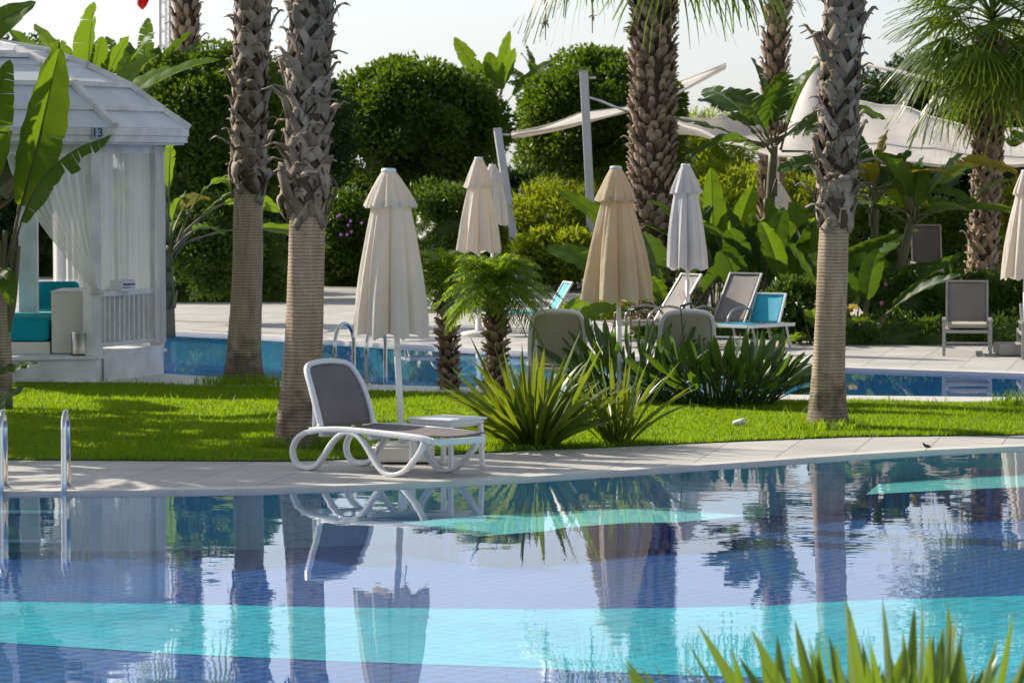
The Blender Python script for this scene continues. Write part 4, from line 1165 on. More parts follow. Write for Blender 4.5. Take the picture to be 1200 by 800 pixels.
for k in range(8):
    b = MB()
    for i in range(len(prof) - 1):
        p, q2 = vtx(k, prof[i][0] + .01) + up(prof[i][1] + .035), vtx(k, prof[i + 1][0]) + up(prof[i + 1][1] + .035)
        d_ = (q2 - p).normalized() * .012
        b.bar(p - d_, q2 + d_, .085, .07)
    b.build('rib', M['white_wood'], roof, bevel=.005)
for i, (ri, zi) in enumerate(((2.40, 3.09), (2.02, 3.37), (1.30, 3.70))):
    b = MB()
    for k in range(8):
        b.bar(vtx(k, ri) + up(zi + .03), vtx(k + 1, ri) + up(zi + .03), .07 if i else .05, .055)
    b.build('roof_ring', M['white_wood'], roof, bevel=.004)
b = MB(); b.lathe([(.22, 3.88), (.20, 3.96), (.10, 4.0), (.05, 4.10), (.0, 4.14)], n=16); b.build('finial', M['white_wood'], roof)


def railing(k):
    a, c = vtx(k, RW - .05), vtx(k + 1, RW - .05); d_ = (c - a).normalized(); a = a + d_ * .09; c = c - d_ * .09
    b = MB(); b.bar(a + up(.99), c + up(.99), .10, .06); b.bar(a + up(.41), c + up(.41), .07, .05)
    n_ = 12
    for i in range(n_):
        p = a.lerp(c, (i + .5) / n_); b.bar(p + up(.437), p + up(.958), .045, .035, up=d_)
    b.build('railing', M['white_wood'], gz, bevel=.004)
    b = MB(); o_ = ((a + c) * .5).normalized() * .10; b.bar(a + o_ + up(.175), c + o_ + up(.175), .02, .345, up=(0, 0, 1)); b.build('skirt_panel', M['white_wood'], gz, bevel=.004)


railing(7); railing(0); railing(2)


def curtain(a, c, z0, z1, folds, amp, bulge=0.0, flare=0.0):
    b = MB(); d_ = (c - a); n_ = Vector((d_.y, -d_.x, 0)).normalized(); rows = []; N_ = folds * 8
    ph = [random.uniform(0, 6.28) for _ in range(3)]
    for i in range(15):
        t = i / 14; z = z1 + (z0 - z1) * t; row = []
        for k in range(N_ + 1):
            u = k / N_
            f = amp * (.5 + .7 * t) * (math.sin(2 * math.pi * folds * u + .8 * math.sin(3 * t + ph[0]) + ph[1]) + .45 * math.sin(2 * math.pi * folds * 1.7 * u + ph[2] + 2 * t))
            row.append(a + d_ * (u * (1 + flare * t)) + n_ * (f + bulge * math.sin(math.pi * t * .55)) + up(z))
        rows.append(row)
    b.grid(rows)
    return b


nrm = lambda k: ((vtx(k, 1) + vtx(k + 1, 1)) * .5).normalized()
A, Bv, Cv, Dv, Zv = vtx(7, RW - .05), vtx(0, RW - .05), vtx(1, RW - .05), vtx(2, RW - .05), vtx(6, RW - .05)
curtain(A.lerp(Bv, .06) - nrm(7) * .10, A.lerp(Bv, .97) - nrm(7) * .06, .42, 2.68, 11, .03, bulge=.0, flare=.0).build('curtain', M['sheer'], gz)
curtain(Cv.lerp(Dv, .02) - nrm(1) * .1, Cv.lerp(Dv, .36) - nrm(1) * .1, .95, 2.68, 8, .035).build('curtain', M['sheer'], gz)
curtain(A.lerp(Bv, .84) + nrm(7) * .11, A.lerp(Bv, 1.0) + nrm(7) * .10, .38, 2.68, 4, .022, flare=.10).build('curtain', M['sheer'], gz)
curtain(Bv + nrm(0) * .06, Bv.lerp(Cv, .40) - nrm(0) * .05, .45, 2.68, 8, .035).build('curtain', M['sheer'], gz)
# swept curtain on the front opening, tied back to the corner post
b = MB(); rows = []; tie = A + (Zv - A).normalized() * -.02 + up(1.02) + Vector((.05, -.13, 0)); N_ = 64
sw = A + (Zv - A).normalized() * .98; dd = (Zv - A).normalized(); no_ = Vector((dd.y, -dd.x, 0)); no_ = no_ if no_.y < 0 else -no_
for i in range(19):
    t = i / 18; row = []
    for k in range(N_ + 1):
        u = k / N_
        top = A + dd * (.10 + .92 * u) + up(2.66)
        drop = .38 * u
        mid = top + up(-.72) + dd * (.02) * u
        p0, p1, p2 = top, Vector((top.x, top.y, 2.66 - .55 - .35 * (1 - u))) , tie + up(.05 * (1 - u) + .02) + dd * (.03 * u)
        q_ = p0 * (1 - t) ** 2 + p1 * 2 * t * (1 - t) + p2 * t * t
        am = .035 * (1 - t * .82)
        row.append(q_ + no_ * (am * math.sin(u * 2 * math.pi * 9 + t) + .05 * math.sin(math.pi * t)))
    rows.append(row)
b.grid(rows); b.tube([tie + Vector((.05, .05, 0)), tie + Vector((0, -.03, .02)), tie + Vector((-.06, .04, 0))], .035, 8)
b.build('curtain', M['sheer'], gz)
# number plate 13 on the eave
pl = A.lerp(Zv, .0); e0 = vtx(7, RE + .02); e1 = vtx(6, RE + .02); de = (e1 - e0).normalized(); ne = Vector((de.y, -de.x, 0)); ne = ne if ne.y < 0 else -ne
pc = e0 + de * .215 + up(2.825) + ne * .012
b = MB(); b.bar(pc - de * .065, pc + de * .065, .014, .135, up=(0, 0, 1)); plate = b.build('number_plate', M['plate'], gz, bevel=.003)
fc = bpy.data.curves.new('lettering', 'FONT'); fc.body = '13'; fc.size = .135; fc.align_x = 'CENTER'; fc.align_y = 'CENTER'; fc.extrude = .002; fc.offset = .003
fc.materials.append(M['navy_paint']); ft = bpy.data.objects.new('lettering_curve', fc); COL.objects.link(ft); bpy.context.view_layer.update()
fm = bpy.data.meshes.new_from_object(ft.evaluated_get(bpy.context.evaluated_depsgraph_get())); bpy.data.objects.remove(ft)
fo = bpy.data.objects.new('lettering', fm); COL.objects.link(fo); fo.parent = plate
xa = -de; fo.matrix_local = Matrix.Translation(pc + ne * .0095) @ Matrix((xa.to_tuple(), (0, 0, 1), ne.to_tuple())).transposed().to_4x4()

# daybed inside
db = thing('daybed', 'turquoise cushioned daybed with cream base inside the white gazebo', 'daybed', GC + Vector((0, 0, .30)))
b = MB(); b.box((-.15, -.35, .07), (2.72, 1.7, .14)); b.build('base', M['cream'], db, bevel=.01)
b = MB(); b.box((-.15, -.495, .285), (2.70, 1.43, .28)); b.build('mattress', M['turq_fabric'], db, bevel=.05)
for x in (-1.25, -.46, .24, 1.02):
    b = MB(); b.box((x, .56, .60), (.66, .16, .36), Matrix.Rotation(rad(-8), 3, 'X')); b.build('cushion', M['turq_fabric'], db, bevel=.05)
b = MB(); b.box((1.40, -.62, .36), (.34, 1.15, .70)); b.box((1.40, -.62, .715), (.36, 1.17, .02)); b.build('end_panel', M['cream'], db, bevel=.012)
bc = P(95, 417, 43.72)
tb = thing('waste_bin', 'round brushed steel bin on the gazebo platform', 'bin', (bc.x, bc.y, .30))
b = MB(); b.lathe([(.112, .005), (.112, .26), (.108, .265), (.104, .26), (.104, .02), (0, .02)], n=36, caps=False); b.lathe([(0, .0), (.112, .0), (.112, .005)], n=36, caps=False); b.build('body', M['steel_brushed'], tb)
b = MB(); b.lathe([(.113, .0), (.116, .004), (.116, .016), (.113, .02)], n=36, caps=False); b.build('foot_ring', M['black'], tb)
b = MB(); b.lathe([(.1125, .252), (.1165, .256), (.1165, .268), (.109, .272), (.105, .266)], n=36, caps=False); b.build('rim', M['steel'], tb)
rt = A.lerp(Bv, .42)
tw = thing('folded_towel', 'folded white towel with blue edge lying on the gazebo railing', 'towel', GC + rt + up(1.02), math.atan2((Bv - A).y, (Bv - A).x))
b = MB()
for i, (wd, h, x) in enumerate(((.42, .045, 0), (.38, .04, .02), (.26, .035, .05))):
    b.grid([[(x + (-.5 + u) * wd, -.11 + .22 * v, .015 + i * .042 + h * (math.sin(math.pi * min(1, max(0, u))) ** .4) * (.75 + .25 * math.sin(7 * u + i)) * (math.sin(math.pi * (.08 + .84 * v)) ** .3)) for u in np.linspace(0, 1, 12)] for v in np.linspace(0, 1, 8)])
    b.box((x, 0, .012 + i * .042), (wd * .96, .21, .03))
b.build('cloth', M['white'], tw); b = MB(); b.box((.02, -.108, .07), (.30, .012, .022)); b.build('stripe', M['navy_paint'], tw)


# ------------------------------------------------------------------ closed parasols
def parasol(label, base, H, zbot, rb, canv, lean=(0, 0), skirt=(.205, .30), folds=8, rz=0.0, base_kind='box', seed=0, drift=0.0):
    rr = random.Random(seed)
    r = thing('closed_parasol', label, 'parasol', base, rz, 'closed parasols')
    sh = lambda p: Vector((p[0] + lean[0] * p[2], p[1] + lean[1] * p[2], p[2]))
    rs, hs = skirt
    ztop = H; zs = ztop - hs
    prof = [(.045, ztop - .012), (.062, ztop - .03)]
    prof += [(.062 + (rs - .062) * t ** .85, ztop - .03 - (hs - .03) * t) for t in (.2, .4, .6, .8, 1)]
    n = 176; ph = [rr.uniform(0, 6.28) for _ in range(4)]; dep = [rr.uniform(.5, 1.3) for _ in range(folds)]; wv = [rr.uniform(-.16, .16) for _ in range(folds)]

    def fold(a, t):
        f = (a / (2 * math.pi)) * folds; k = int(f) % folds; x = (f % 1)
        x = min(1, max(0, x + wv[k] * math.sin(math.pi * x)))
        pl = abs(math.sin(math.pi * x)) ** .6
        cr = abs(((x * 2.0 + dep[k] + .25 * math.sin(2.5 * t + k)) % 1) - .5) - .25
        return 1 + (pl - .62) * .50 * dep[k] * t + cr * .34 * dep[(k + 3) % folds] * t + .035 * t * math.sin(3 * a + ph[0] + 3 * t) + .02 * math.sin(11 * a + ph[1] + 6 * t) * t
    b = MB(); rows = []
    for i, (q, z) in enumerate(prof):
        t = i / (len(prof) - 1); row = []
        for k in range(n):
            a = 2 * math.pi * k / n; g = fold(a + .3, .55 * t); dz = -.025 * t * abs(math.sin(a * folds / 2)) if i == len(prof) - 1 else 0
            row.append(sh((q * g * math.cos(a), q * g * math.sin(a), z + dz)))
        rows.append(row)
    b.grid(rows[::-1], close=True)
    inn = [(rs * .84, zs + .03)]
    Lb = zs - zbot
    for t in np.linspace(0, 1, 16):
        inn.append((rs * .80 + (rb - rs * .80) * t ** .92 + .02 * math.sin(math.pi * t), zs - .05 - (Lb - .05) * t))
    rows = []
    for i, (q, z) in enumerate(inn):
        t = max(0, (i - 1) / (len(inn) - 2)); row = []
        for k in range(n):
            a = 2 * math.pi * k / n; g = fold(a, .35 + .65 * t)
            dz = 0.05 * (abs(math.sin(a * folds / 2 + ph[3])) - .6) * (t ** 6)
            row.append(sh((q * g * math.cos(a) + drift * t, q * g * math.sin(a), z + dz)))
        rows.append(row)
    b.grid(rows[::-1], close=True)
    cp = b.build('canopy', M[canv], r)
    b = MB(); b.lathe([(0, 0), (.05, 0), (.062, -.012), (.062, -.03), (.055, -.036)], c=sh((0, 0, ztop + .005)), n=20, caps=False); b.build('top_cap', M['white'], r)
    b = MB(); b.tube([sh((0, 0, .08)), sh((0, 0, zbot + .5))], .024, 14); b.tube([sh((0, 0, .30)), sh((0, 0, .95))], .028, 14); b.build('pole', M['white'], r)
    b = MB(); c = sh((.03, -.02, zbot - .12)); b.tube([c, c + Vector((.03, -.01, .01)), c + Vector((.035, -.01, -.05)), c + Vector((.05, -.01, -.10)), c + Vector((.03, 0, -.12))], .006, 6); b.build('cord', M['white'], r)
    if base_kind == 'box':
        b = MB(); b.box((0, 0, .075), (.52, .52, .12)); b.box((0, 0, .145), (.44, .44, .03)); bs = b.build('base', M['cream'], r, bevel=.02)
        b = MB(); b.tube([(0, 0, .16), (0, 0, .33)], .036, 16); b.build('sleeve', M['white'], bs)
    elif base_kind == 'stones':
        b = MB()
        for x in (-.19, .19):
            for y in (-.19, .19):
                b.box((x, y, .085), (.365, .365, .15))
        bs = b.build('base', M['concrete'], r, bevel=.03); b = MB(); b.tube([(0, 0, .0), (0, 0, .30)], .034, 16); b.build('sleeve', M['white'], bs)
    else:
        b = MB(); b.lathe([(.26, 0), (.26, .05), (.22, .07), (.05, .09), (.04, .25)], n=28); b.build('base', M['cream'], r)
    return r


parasol('large closed cream parasol with a tiered top leaning over the white lounger', G(472, 541), 2.43, 1.05, .272, 'canvas', lean=(-.047, 0), seed=1, drift=-.055)
parasol('closed cream parasol with tiered top in front of the leaning sail post', G(561, 394), 2.58, 1.22, .275, 'canvas', seed=2, skirt=(.20, .42), base_kind='disc')
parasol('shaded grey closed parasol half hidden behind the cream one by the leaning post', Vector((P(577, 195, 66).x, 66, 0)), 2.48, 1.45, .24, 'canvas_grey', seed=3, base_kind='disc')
parasol('yellowed plain closed parasol behind the strelitzia clumps', G(727, 474), 2.45, 1.07, .318, 'canvas_yellow', lean=(-.020, 0), seed=4, skirt=(.20, .34), base_kind='disc')
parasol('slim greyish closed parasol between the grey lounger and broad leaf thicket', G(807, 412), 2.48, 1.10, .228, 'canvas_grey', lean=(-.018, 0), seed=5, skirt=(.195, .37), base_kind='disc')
parasol('closed cream parasol on stone slabs cut off by the right edge', G(1201, 416), 2.40, 1.0, .27, 'canvas', seed=6, skirt=(.16, .30), base_kind='stones')
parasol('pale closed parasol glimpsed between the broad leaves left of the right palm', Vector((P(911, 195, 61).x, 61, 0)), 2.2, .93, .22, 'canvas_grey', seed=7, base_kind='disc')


# ------------------------------------------------------------------ sun loungers
def resin_lounger(label, loc, rz, sling, back=(-.57, .86), group='white resin sun loungers'):
    r = thing('sun_lounger', label, 'sun lounger', loc, rz, group)
    side = [(-.41, .315), (-.52, .30), (-.62, .24), (-.665, .15), (-.63, .06), (-.52, .02), (-.40, .035), (-.30, .12), (-.20, .235), (-.10, .305), (.0, .325), (.10, .305), (.19, .235), (.29, .12), (.39, .035), (.5, .018), (.62, .05), (.72, .13), (.80, .21), (.85, .29)]
    for y in (-.30, .30):
        b = MB(); pts = spline([(x, y, z) for x, z in side], 5)
        n = len(pts); b.strap(pts, .055, [.040 - .008 * abs(math.sin(math.pi * i / n * 3)) for i in range(n)], (0, 1, 0))
        b.build('leg_frame', M['resin'], r, bevel=.008)
        b = MB(); b.strap(spline([(-.45, y, .325), (-.1, y, .348), (.4, y, .338), (.80, y, .322), (.92, y * .93, .30)], 6), .058, .045, (0, 1, 0)); b.build('side_rail', M['resin'], r, bevel=.008)
    b = MB(); b.strap(spline([(.92, -.29, .30), (.97, -.2, .295), (.985, 0, .292), (.97, .2, .295), (.92, .29, .30)], 6), .05, .045, (0, 0, 1)); b.build('foot_bar', M['resin'], r, bevel=.006)
    for x in (-.36, .2):
        b = MB(); b.box((x, 0, .295), (.05, .56, .04)); b.build('cross_bar', M['resin'], r, bevel=.006)
    b = MB()
    b.grid([[(x, y, .352 - .018 * (1 - (y / .28) ** 2) - .03 * max(0, x - .5)) for y in np.linspace(-.275, .275, 9)] for x in np.linspace(-.30, .955, 16)])
    s = b.build('seat', M[sling], r); sd_ = s.modifiers.new('sol', 'SOLIDIFY'); sd_.thickness = .008
    hx, hz = -.34, .345; bx, bz = back; L = Vector((bx - hx, 0, bz - hz)); ll = L.length; e = L.normalized(); nn = Vector((e.z, 0, -e.x))
    loop = [(0, -.29), (.25, -.295), (.60, -.285), (.85, -.26), (.96, -.21), (1.0, -.10), (1.01, 0), (1.0, .10), (.96, .21), (.85, .26), (.60, .285), (.25, .295), (0, .29)]
    h = Vector((hx, 0, hz)); bow = lambda t: nn * (.03 * math.sin(math.pi * t))
    b = MB(); pts = spline([h + e * (ll * t) + Vector((0, y, 0)) + bow(t) for t, y in loop], 6); b.strap(pts, .042, .042, nn); b.build('back_frame', M['resin'], r, bevel=.008)
    b = MB(); b.grid([[h + e * (ll * t) + bow(t) + Vector((0, y * (1 - .20 * max(0, (t - .8) / .2) ** 2.2), 0)) - nn * .012 * (1 - (y / .28) ** 2) for y in np.linspace(-.275, .275, 9)] for t in np.linspace(.03, .985, 16)])
    s = b.build('backrest', M[sling], r); sd_ = s.modifiers.new('sol', 'SOLIDIFY'); sd_.thickness = .008
    b = MB()
    for y in (-.22, .22): b.bar(h + e * (ll * .5) + Vector((0, y, 0)) - nn * .03, (-.50, y, .315), .03, .022, up=(0, 1, 0))
    b.box((-.50, 0, .305), (.03, .50, .025)); b.build('back_support', M['resin'], r, bevel=.004)
    for y in (-.305, .305):
        b = MB(); b.tube([(hx, y - .02, hz), (hx, y + .02, hz)], .032, 14); b.build('hinge', M['resin'], r, bevel=.004)
    return r


UH = rad(-43.8)
c0 = G(359.5, 550.5); u = Vector((math.cos(UH), math.sin(UH), 0)); wv_ = Vector((-u.y, u.x, 0))
resin_lounger('white resin sun lounger with taupe sling by the near pool edge', c0 + u * .5 + wv_ * .30, UH, 'taupe', back=(-.585, .86))
c1 = P(655, 195, 40.5); resin_lounger('white framed beige lounger seen from behind above the big flax clump', (c1.x, 41.0, .005), rad(88), 'beige', back=(-.56, .92))
c2 = P(804, 195, 40.2); resin_lounger('white framed beige lounger seen from behind above the larger strelitzia clump', (c2.x, 40.9, .005), rad(93), 'beige', back=(-.56, .92))


def metal_lounger(label, loc, rz, sling, arm='square', tube=.022, back_deg=66, Lb=.74, W=.60, frame='alu', group='metal framed sun loungers', cushion=False, seat_x=.75, xb=-.92):
    r = thing('sun_lounger', label, 'sun lounger', loc, rz, group)
    w2 = W / 2; fr = M[frame]; hx = -.22
    for y in (-w2, w2):
        b = MB(); b.bar((xb, y, .315), (seat_x + .02, y, .315), .03, .045); b.build('side_rail', fr, r, bevel=.004)
        for x in (xb + .20, seat_x):
            b = MB()
            if arm == 'hoop' or arm is None:
                b.tube(spline([(x + (.10 if x > 0 else -.10), y, .0), (x, y, .30)], 4), tube * .8, 8)
            else:
                b.bar((x, y, 0), (x, y, .44 if (x > 0) else .30), .042, .042, up=(1, 0, 0))
            b.build('leg', fr, r, bevel=.003 if arm == 'square' else 0)
        if arm == 'square':
            b = MB(); b.bar((seat_x + .02, y, .455), (-.12, y, .455), .048, .028); b.bar((-.12, y, .33), (-.12, y, .45), .03, .03, up=(1, 0, 0)); b.build('armrest', fr, r, bevel=.004)
        elif arm == 'hoop':
            b = MB(); b.tube(spline([(.22, y * 1.04, .30), (.20, y * 1.06, .42), (.08, y * 1.07, .52), (-.12, y * 1.07, .545), (-.30, y * 1.06, .50), (-.40, y * 1.04, .40), (-.42, y * 1.03, .31)], 6), .017, 8); b.build('armrest', fr, r)
    for x, z, a_ in ((seat_x, .315, .04), (xb, .315, .04), (.1, .30, .03), (seat_x, .17, .025)):
        b = MB(); b.bar((x, -w2, z), (x, w2, z), a_ * .75, a_); b.build('cross_bar', fr, r, bevel=.004)
    b = MB(); b.grid([[(x, y, .342 - .022 * (1 - (y / w2) ** 2)) for y in np.linspace(-w2 + .015, w2 - .015, 9)] for x in np.linspace(hx, seat_x, 12)])
    s = b.build('seat', M[sling], r); sd_ = s.modifiers.new('sol', 'SOLIDIFY'); sd_.thickness = .008
    e = Vector((-math.cos(rad(back_deg)), 0, math.sin(rad(back_deg)))); nn = Vector((e.z, 0, -e.x)); h = Vector((hx, 0, .345))
    b = MB(); b.grid([[h + e * (Lb * t) + Vector((0, y, 0)) - nn * (.018 * (1 - (y / w2) ** 2)) for y in np.linspace(-w2 + .03, w2 - .03, 9)] for t in np.linspace(.02, 1.0, 14)])
    s = b.build('backrest', M[sling], r); sd_ = s.modifiers.new('sol', 'SOLIDIFY'); sd_.thickness = .008
    b = MB()
    for y in (-w2 + .035, w2 - .035): b.bar(h + Vector((0, y, -.02)), h + e * (Lb + .01) + Vector((0, y, 0)), .028, .028, up=(0, 1, 0))
    b.bar(h + e * Lb + Vector((0, -w2 + .03, 0)), h + e * Lb + Vector((0, w2 - .03, 0)), .024, .024); b.build('back_frame', fr, r, bevel=.004)
    m_ = h + e * (Lb * .55) - nn * .02
    for y in (-w2 + .08, w2 - .08):
        b = MB(); b.bar(m_ + Vector((0, y, 0)), (xb + .26, y, .32), .02, .02, up=(0, 1, 0)); b.build('back_support', fr, r)
    if cushion:
        b = MB(); b.box((.32, 0, .385), (.78, W - .08, .06)); b.build('cushion', M['beige'], r, bevel=.02)
    return r


c = G(1133, 417); metal_lounger('grey metal lounger with upright grey backrest facing the pool on the right', Vector((c.x + .09, c.y + .75, 0)), rad(-96.5), 'sling_grey', cushion=True, Lb=.62, back_deg=72)
c = G(1232, 421); metal_lounger('grey metal lounger cut off by the right edge beside the stone parasol base', Vector((c.x, c.y + .7, 0)), rad(-95), 'sling_grey', Lb=.70, back_deg=25)
c = G(762, 405); metal_lounger('grey sling lounger reclined behind the yellowed parasol', c, rad(-152), 'sling_grey', arm='hoop', back_deg=55, Lb=.76, frame='alu')
c = G(842, 407); metal_lounger('grey sling lounger with half its backrest in shade beside the turquoise one', c, rad(-130), 'sling_grey', arm='hoop', back_deg=58, Lb=.76)
c = G(800, 388); metal_lounger('grey sling lounger mostly hidden behind the slim greyish parasol', c, rad(-120), 'sling_grey', arm=None, back_deg=62, Lb=.80)
c = G(884, 408); metal_lounger('turquoise sling lounger in the sun left of the right palm', c, rad(-128), 'turq_sling', arm=None, back_deg=66, Lb=.42, W=.56, frame='white', tube=.02, seat_x=.55, xb=-.55)
c = G(628, 393); metal_lounger('turquoise sling lounger behind the fuller feathery palm', c, rad(-165), 'turq_sling', arm=None, back_deg=58, Lb=.50, W=.52, frame='white', tube=.02)
c = G(530, 389); metal_lounger('dark grey lounger glimpsed between the two small feathery palms', c, rad(-160), 'sling_dark', arm='hoop', back_deg=30, Lb=.8)
c = G(398, 333); metal_lounger('charcoal lounger far back on the deck right of the nearest palm', c, rad(-20), 'sling_dark', back_deg=60, Lb=.95)
c = G(430, 334); metal_lounger('charcoal lounger far back partly hidden by the large front parasol', c, rad(-15), 'sling_dark', back_deg=55, Lb=.9)
c = G(528, 337); metal_lounger('charcoal lounger far back between the two cream parasols', c, rad(-75), 'sling_dark', back_deg=66, Lb=.85)
c = P(1090, 195, 70); terr = MB(); terr.box((P(1100, 195, 70).x, 70.6, .12), (3.4, 4.0, .24)); t_ = terr.build('terrace_slab', M['concrete'], bevel=.02); t_['kind'] = 'structure'
metal_lounger('charcoal lounger up behind the clipped hedge left of the short full palm', Vector((c.x, 70.2, .245)), rad(-90), 'sling_dark', back_deg=72, Lb=.82)

# white side table
tbl = thing('side_table', 'square white resin side table behind the white lounger', 'side table', G(524, 546.5), rad(-38))
b = MB(); b.box((0, 0, .395), (.47, .47, .022)); b.box((0, 0, .371), (.43, .43, .03)); b.build('tabletop', M['resin'], tbl, bevel=.008)
for sx in (-1, 1):
    for sy in (-1, 1):
        b = MB(); b.bar((sx * .205, sy * .205, 0), (sx * .195, sy * .195, .355), .036, .036, up=(1, 0, 0)); b.build('leg', M['resin'], tbl, bevel=.006)
b = MB(); b.box((0, 0, .345), (.36, .36, .02)); b.build('apron', M['resin'], tbl)


# ------------------------------------------------------------------ pool ladders
def ladder(label, loc, rz, gap, hgt, reach, deep, hoop_r):
    r = thing('pool_ladder', label, 'pool ladder', loc, rz, 'pool ladders')
    for x in (-gap / 2, gap / 2):
        b = MB(); k = hoop_r
        pts = [(x, .0, -.01), (x, .0, hgt - k)] + [(x, -(k - k * math.cos(a)), hgt - k + k * math.sin(a)) for a in np.linspace(.15, math.pi - .15, 9)] + [(x, -2 * k, hgt - k), (x, -2 * k, .1), (x, -2 * k - .02, -deep)]
        b.tube(pts, .0215, 12); b.build('handrail', M['steel'], r)
        b = MB(); b.lathe([(.05, .008), (.05, .016), (.03, .03), (.022, .03)], c=(x, 0, 0), n=18, caps=False); b.build('flange', M['steel'], r)
    for z in (-.14, -.36):
        if z > -deep:
            b = MB(); b.box((0, -2 * hoop_r, z), (gap, .07, .025)); b.build('step', M['steel'], r)
    return r


lc = G(43, 573.5); ladder('steel pool ladder rails at the left edge of the near pool', lc, rad(0), .475, .60, .5, .42, .13)
lx = G(412, 449.5); ladder('steel ladder of the far pool beside the large front parasol', Vector((lx.x, c_p2near(lx.x) - .14, 0)), rad(180 - 24), .40, .68, .5, .44, .24)

# ------------------------------------------------------------------ sail posts and shade sails
def post(label, a, bpt, w_, Y, sleeve=None):
    r = thing('sail_post', label, 'post', (bpt.x, bpt.y, 0), 0, 'grey sail posts'); o = Vector((bpt.x, bpt.y, 0))
    b = MB(); b.bar(bpt - o, a - o, w_, w_, up=(1, 0, 0)); b.build('shaft', M['grey_post'], r, bevel=.012)
    b = MB(); d_ = (a - bpt).normalized(); b.bar(bpt - o, bpt - o + d_ * (sleeve or .8), w_ * 1.22, w_ * 1.22, up=(1, 0, 0)); b.build('sleeve', M['grey_post'], r, bevel=.012)
    b = MB(); b.box(a - o + Vector((0, 0, .012)), (w_ * 1.15, w_ * 1.15, .02)); b.build('cap', M['grey_post'], r)
    b = MB(); e_ = a - o + d_ * -.12; b.tube([e_ + Vector((w_ * .45, 0, 0)), e_ + Vector((w_ * .45 + .16, 0, .0))], .022, 8); b.build('eye_bolt', M['steel'], r)
    return r


post('leaning grey sail post with a square top beside the second cream parasol', P(583, 153, 78), P(611, 336, 75), .155, 78, 1.45)
post('upright grey sail post in front of the round clipped tree', P(684, 84, 76), P(697, 340, 76), .165, 76, 1.75)
post('grey sail post seen through the broad leaves left of the right palm', P(909, 183, 68), P(911, 356, 68), .12, 68, .5)
post('thin grey post beside the leaning sail post', P(609, 222, 80), P(611, 332, 80), .06, 80, .3)


def cloth(name, label, rows, m, group='shade sails'):
    r = thing(name, label, 'shade sail', Vector(rows[len(rows) // 2][len(rows[0]) // 2]) * 1.0, 0, group)
    b = MB(); b.grid(rows); o = b.build('cloth', m, r, world=True); s_ = o.modifiers.new('sol', 'SOLIDIFY'); s_.thickness = .012
    h = MB(); h.tube(rows[0], .028, 6); h.tube(rows[-1], .022, 6); h.build('hem', m, r, world=True)
    return r


lo = spline([P(600, 158, 77.8), P(650, 150, 77), P(700, 139, 76.6), P(735, 131, 76.2), P(765, 124, 77), P(800, 106, 82), P(850, 77, 90)], 6)
hi = spline([P(600, 156, 77.9), P(640, 147.5, 80), P(670, 137, 81.5), P(695, 127, 83), P(745, 112, 85.5), P(800, 95, 88), P(850, 75, 90.3)], 6)
cloth('shade_sail', 'narrow cream shade sail stretched from the leaning post past the brown palm', [[a.lerp(c_, t) - Vector((0, 0, .10 * math.sin(math.pi * t))) for a, c_ in zip(lo, hi)] for t in np.linspace(0, 1, 7)], M['sail'])
lo = spline([P(788, 141, 64), P(850, 165, 62.5), P(920, 183, 61), P(1000, 190, 60), P(1100, 193, 59.6), P(1200, 193, 59.3), P(1290, 190, 59)], 9)
hi = spline([P(788, 139, 64.1), P(868, 134, 71), P(925, 104, 79), P(957, 60, 84), P(1000, 112, 80), P(1070, 128, 77), P(1140, 151, 74)], 9)
hi = hi[:-1] + [P(1140, 151, 74)]
hi2 = spline([P(788, 139, 64.1), P(845, 138, 69), P(895, 131, 74), P(934, 116, 78), P(955, 66, 84), P(984, 112, 81), P(1020, 121, 80), P(1060, 126, 79), P(1100, 139, 77), P(1140, 150, 75), P(1200, 152, 74), P(1290, 148, 73)], 5)
idx = np.linspace(0, len(hi2) - 1, len(lo)); hi3 = [hi2[int(i)].lerp(hi2[min(int(i) + 1, len(hi2) - 1)], i - int(i)) for i in idx]
cloth('shade_sail', 'big white shade sail spread behind the right palm', [[a.lerp(c_, t) - Vector((0, 0, .22 * math.sin(math.pi * t) + .02 * math.sin(j * .9 + 5 * t))) for j, (a, c_) in enumerate(zip(lo, hi3))] for t in np.linspace(0, 1, 13)], M['sail'])
b = MB(); b.strap([P(955, 63, 84.05), P(1050, 83, 82), P(1140, 107, 80), P(1290, 147, 77)], [.09, .08, .09, .16], .03, (0, 0, 1)); tag(b.build('sail_strap', M['sail']), 'white tension strap running down behind the short full palm', 'strap')
b = MB(); b.tube([P(690, 114, 75.9), P(705, 119, 76), P(722, 126, 76.1), P(737, 131, 76.2)], [.018, .03, .022, .03], 8); tag(b.build('tension_cable', M['steel']), 'steel turnbuckle cable from the upright post to the cream sail', 'cable')

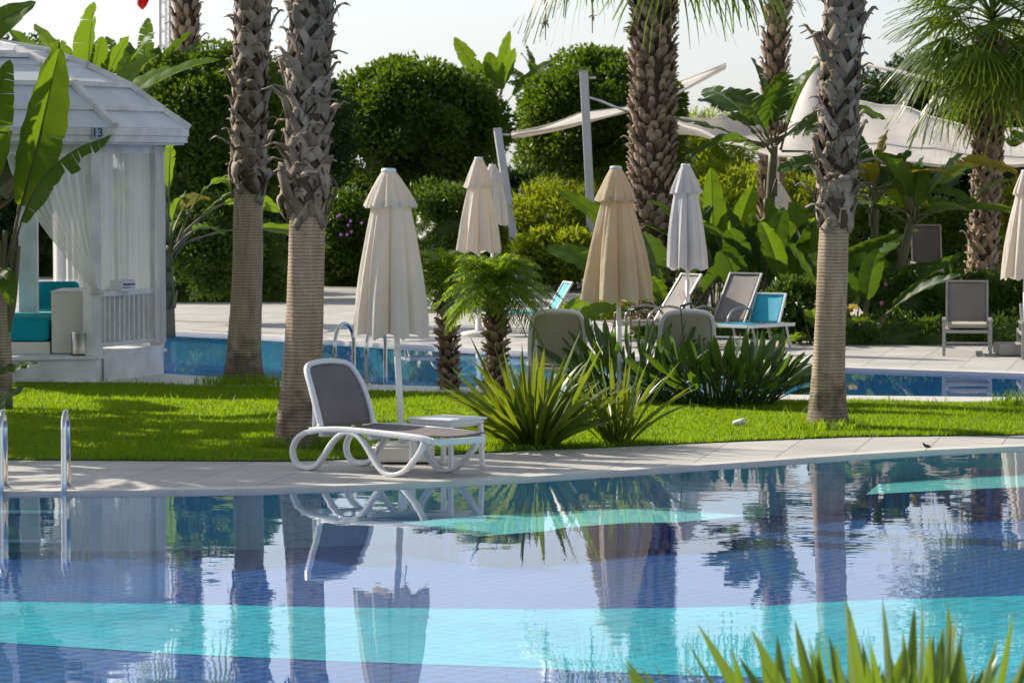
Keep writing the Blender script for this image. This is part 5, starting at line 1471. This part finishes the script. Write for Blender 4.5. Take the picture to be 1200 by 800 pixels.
# ------------------------------------------------------------------ mast with flag
ms = thing('flag_mast', 'white lattice mast rising into the sky left of the distant palm', 'mast', (P(194, 195, 80).x, 80, 0)); b = MB()
for x, y in ((-.10, 0), (.10, 0), (0, .17)): b.tube([(x, y, 0), (x, y, 9)], .035, 8)
for i in range(30):
    z = .3 * i + .1; b.tube([(-.10, 0, z), (.10, 0, z + .15)], .01, 5); b.tube([(.10, 0, z + .15), (0, .17, z + .3)], .01, 5); b.tube([(0, .17, z), (-.10, 0, z + .15)], .01, 5)
b.build('lattice', M['white'], ms); b = MB(); b.tube([(-.1, 0, 6.75), (-.45, -.02, 6.9)], .02, 8); b.build('flag_arm', M['white'], ms)
fl = MB(); o_ = P(174, -20, 80)
fl.grid([[Vector((o_.x - .02 + (-.14 + .34 * u_) * (1 - .35 * v_) - .10 * v_ + .03 * math.sin(5 * v_ + 4 * u_), 80 + .05 * math.sin(9 * u_ + 3 * v_), o_.z + .45 - v_ * (1.02 - .12 * abs(u_ - .35) * 3))) for u_ in np.linspace(0, 1, 14)] for v_ in np.linspace(0, 1, 14)])
f_ = fl.build('flag', M['red']); s_ = f_.modifiers.new('sol', 'SOLIDIFY'); s_.thickness = .004; tag(f_, 'limp red flag hanging at the top edge beside the white mast', 'flag')

# ------------------------------------------------------------------ small things
ll_ = thing('lawn_light', 'small pale lawn spotlight lying low in the grass', 'garden light', G(866, 502), rad(-20))
b = MB(); b.lathe([(.0, -.085), (.022, -.08), (.034, -.05), (.040, .03), (.043, .08), (.036, .084), (.0, .078)], n=20, caps=False); o = b.build('lamp_head', M['white'], ll_); o.rotation_euler = (0, rad(78), 0); o.location = (0, 0, .06); o.scale = (.75, .75, .75)
b = MB(); b.tube([(0, 0, -.05), (0, 0, .05)], .012, 8); b.build('spike', M['black'], ll_)
bd = thing('bird', 'small dark bird standing on the pale pool edge at right', 'bird', G(1086, 527, .006), rad(200))
b = MB(); b.tube(spline([(-.075, 0, .035), (-.045, 0, .045), (-.015, 0, .052), (.02, 0, .062), (.042, 0, .082), (.056, 0, .094), (.066, 0, .094)], 4), [.004, .006, .008, .012, .016, .020, .023, .025, .026, .026, .025, .024, .022, .020, .018, .017, .017, .017, .0175, .017, .016, .014, .011, .007, .002], 12)
b.tube([(.062, 0, .095), (.074, 0, .092), (.080, 0, .090)], [.005, .003, .0005], 6)
for s_ in (-1, 1):
    b.tube([(.005, s_ * .010, .035), (.012, s_ * .012, .018), (.008, s_ * .012, .0)], .002, 5); b.tube([(-.008, s_ * .012, .001), (.026, s_ * .014, .001)], .002, 5)
    b.strap([(.03, s_ * .022, .066), (-.01, s_ * .025, .055), (-.055, s_ * .012, .045)], [.03, .034, .006], .006, (0, 0, 1))
o = b.build('body', M['bird'], bd); o.scale = (.6, .6, .6)
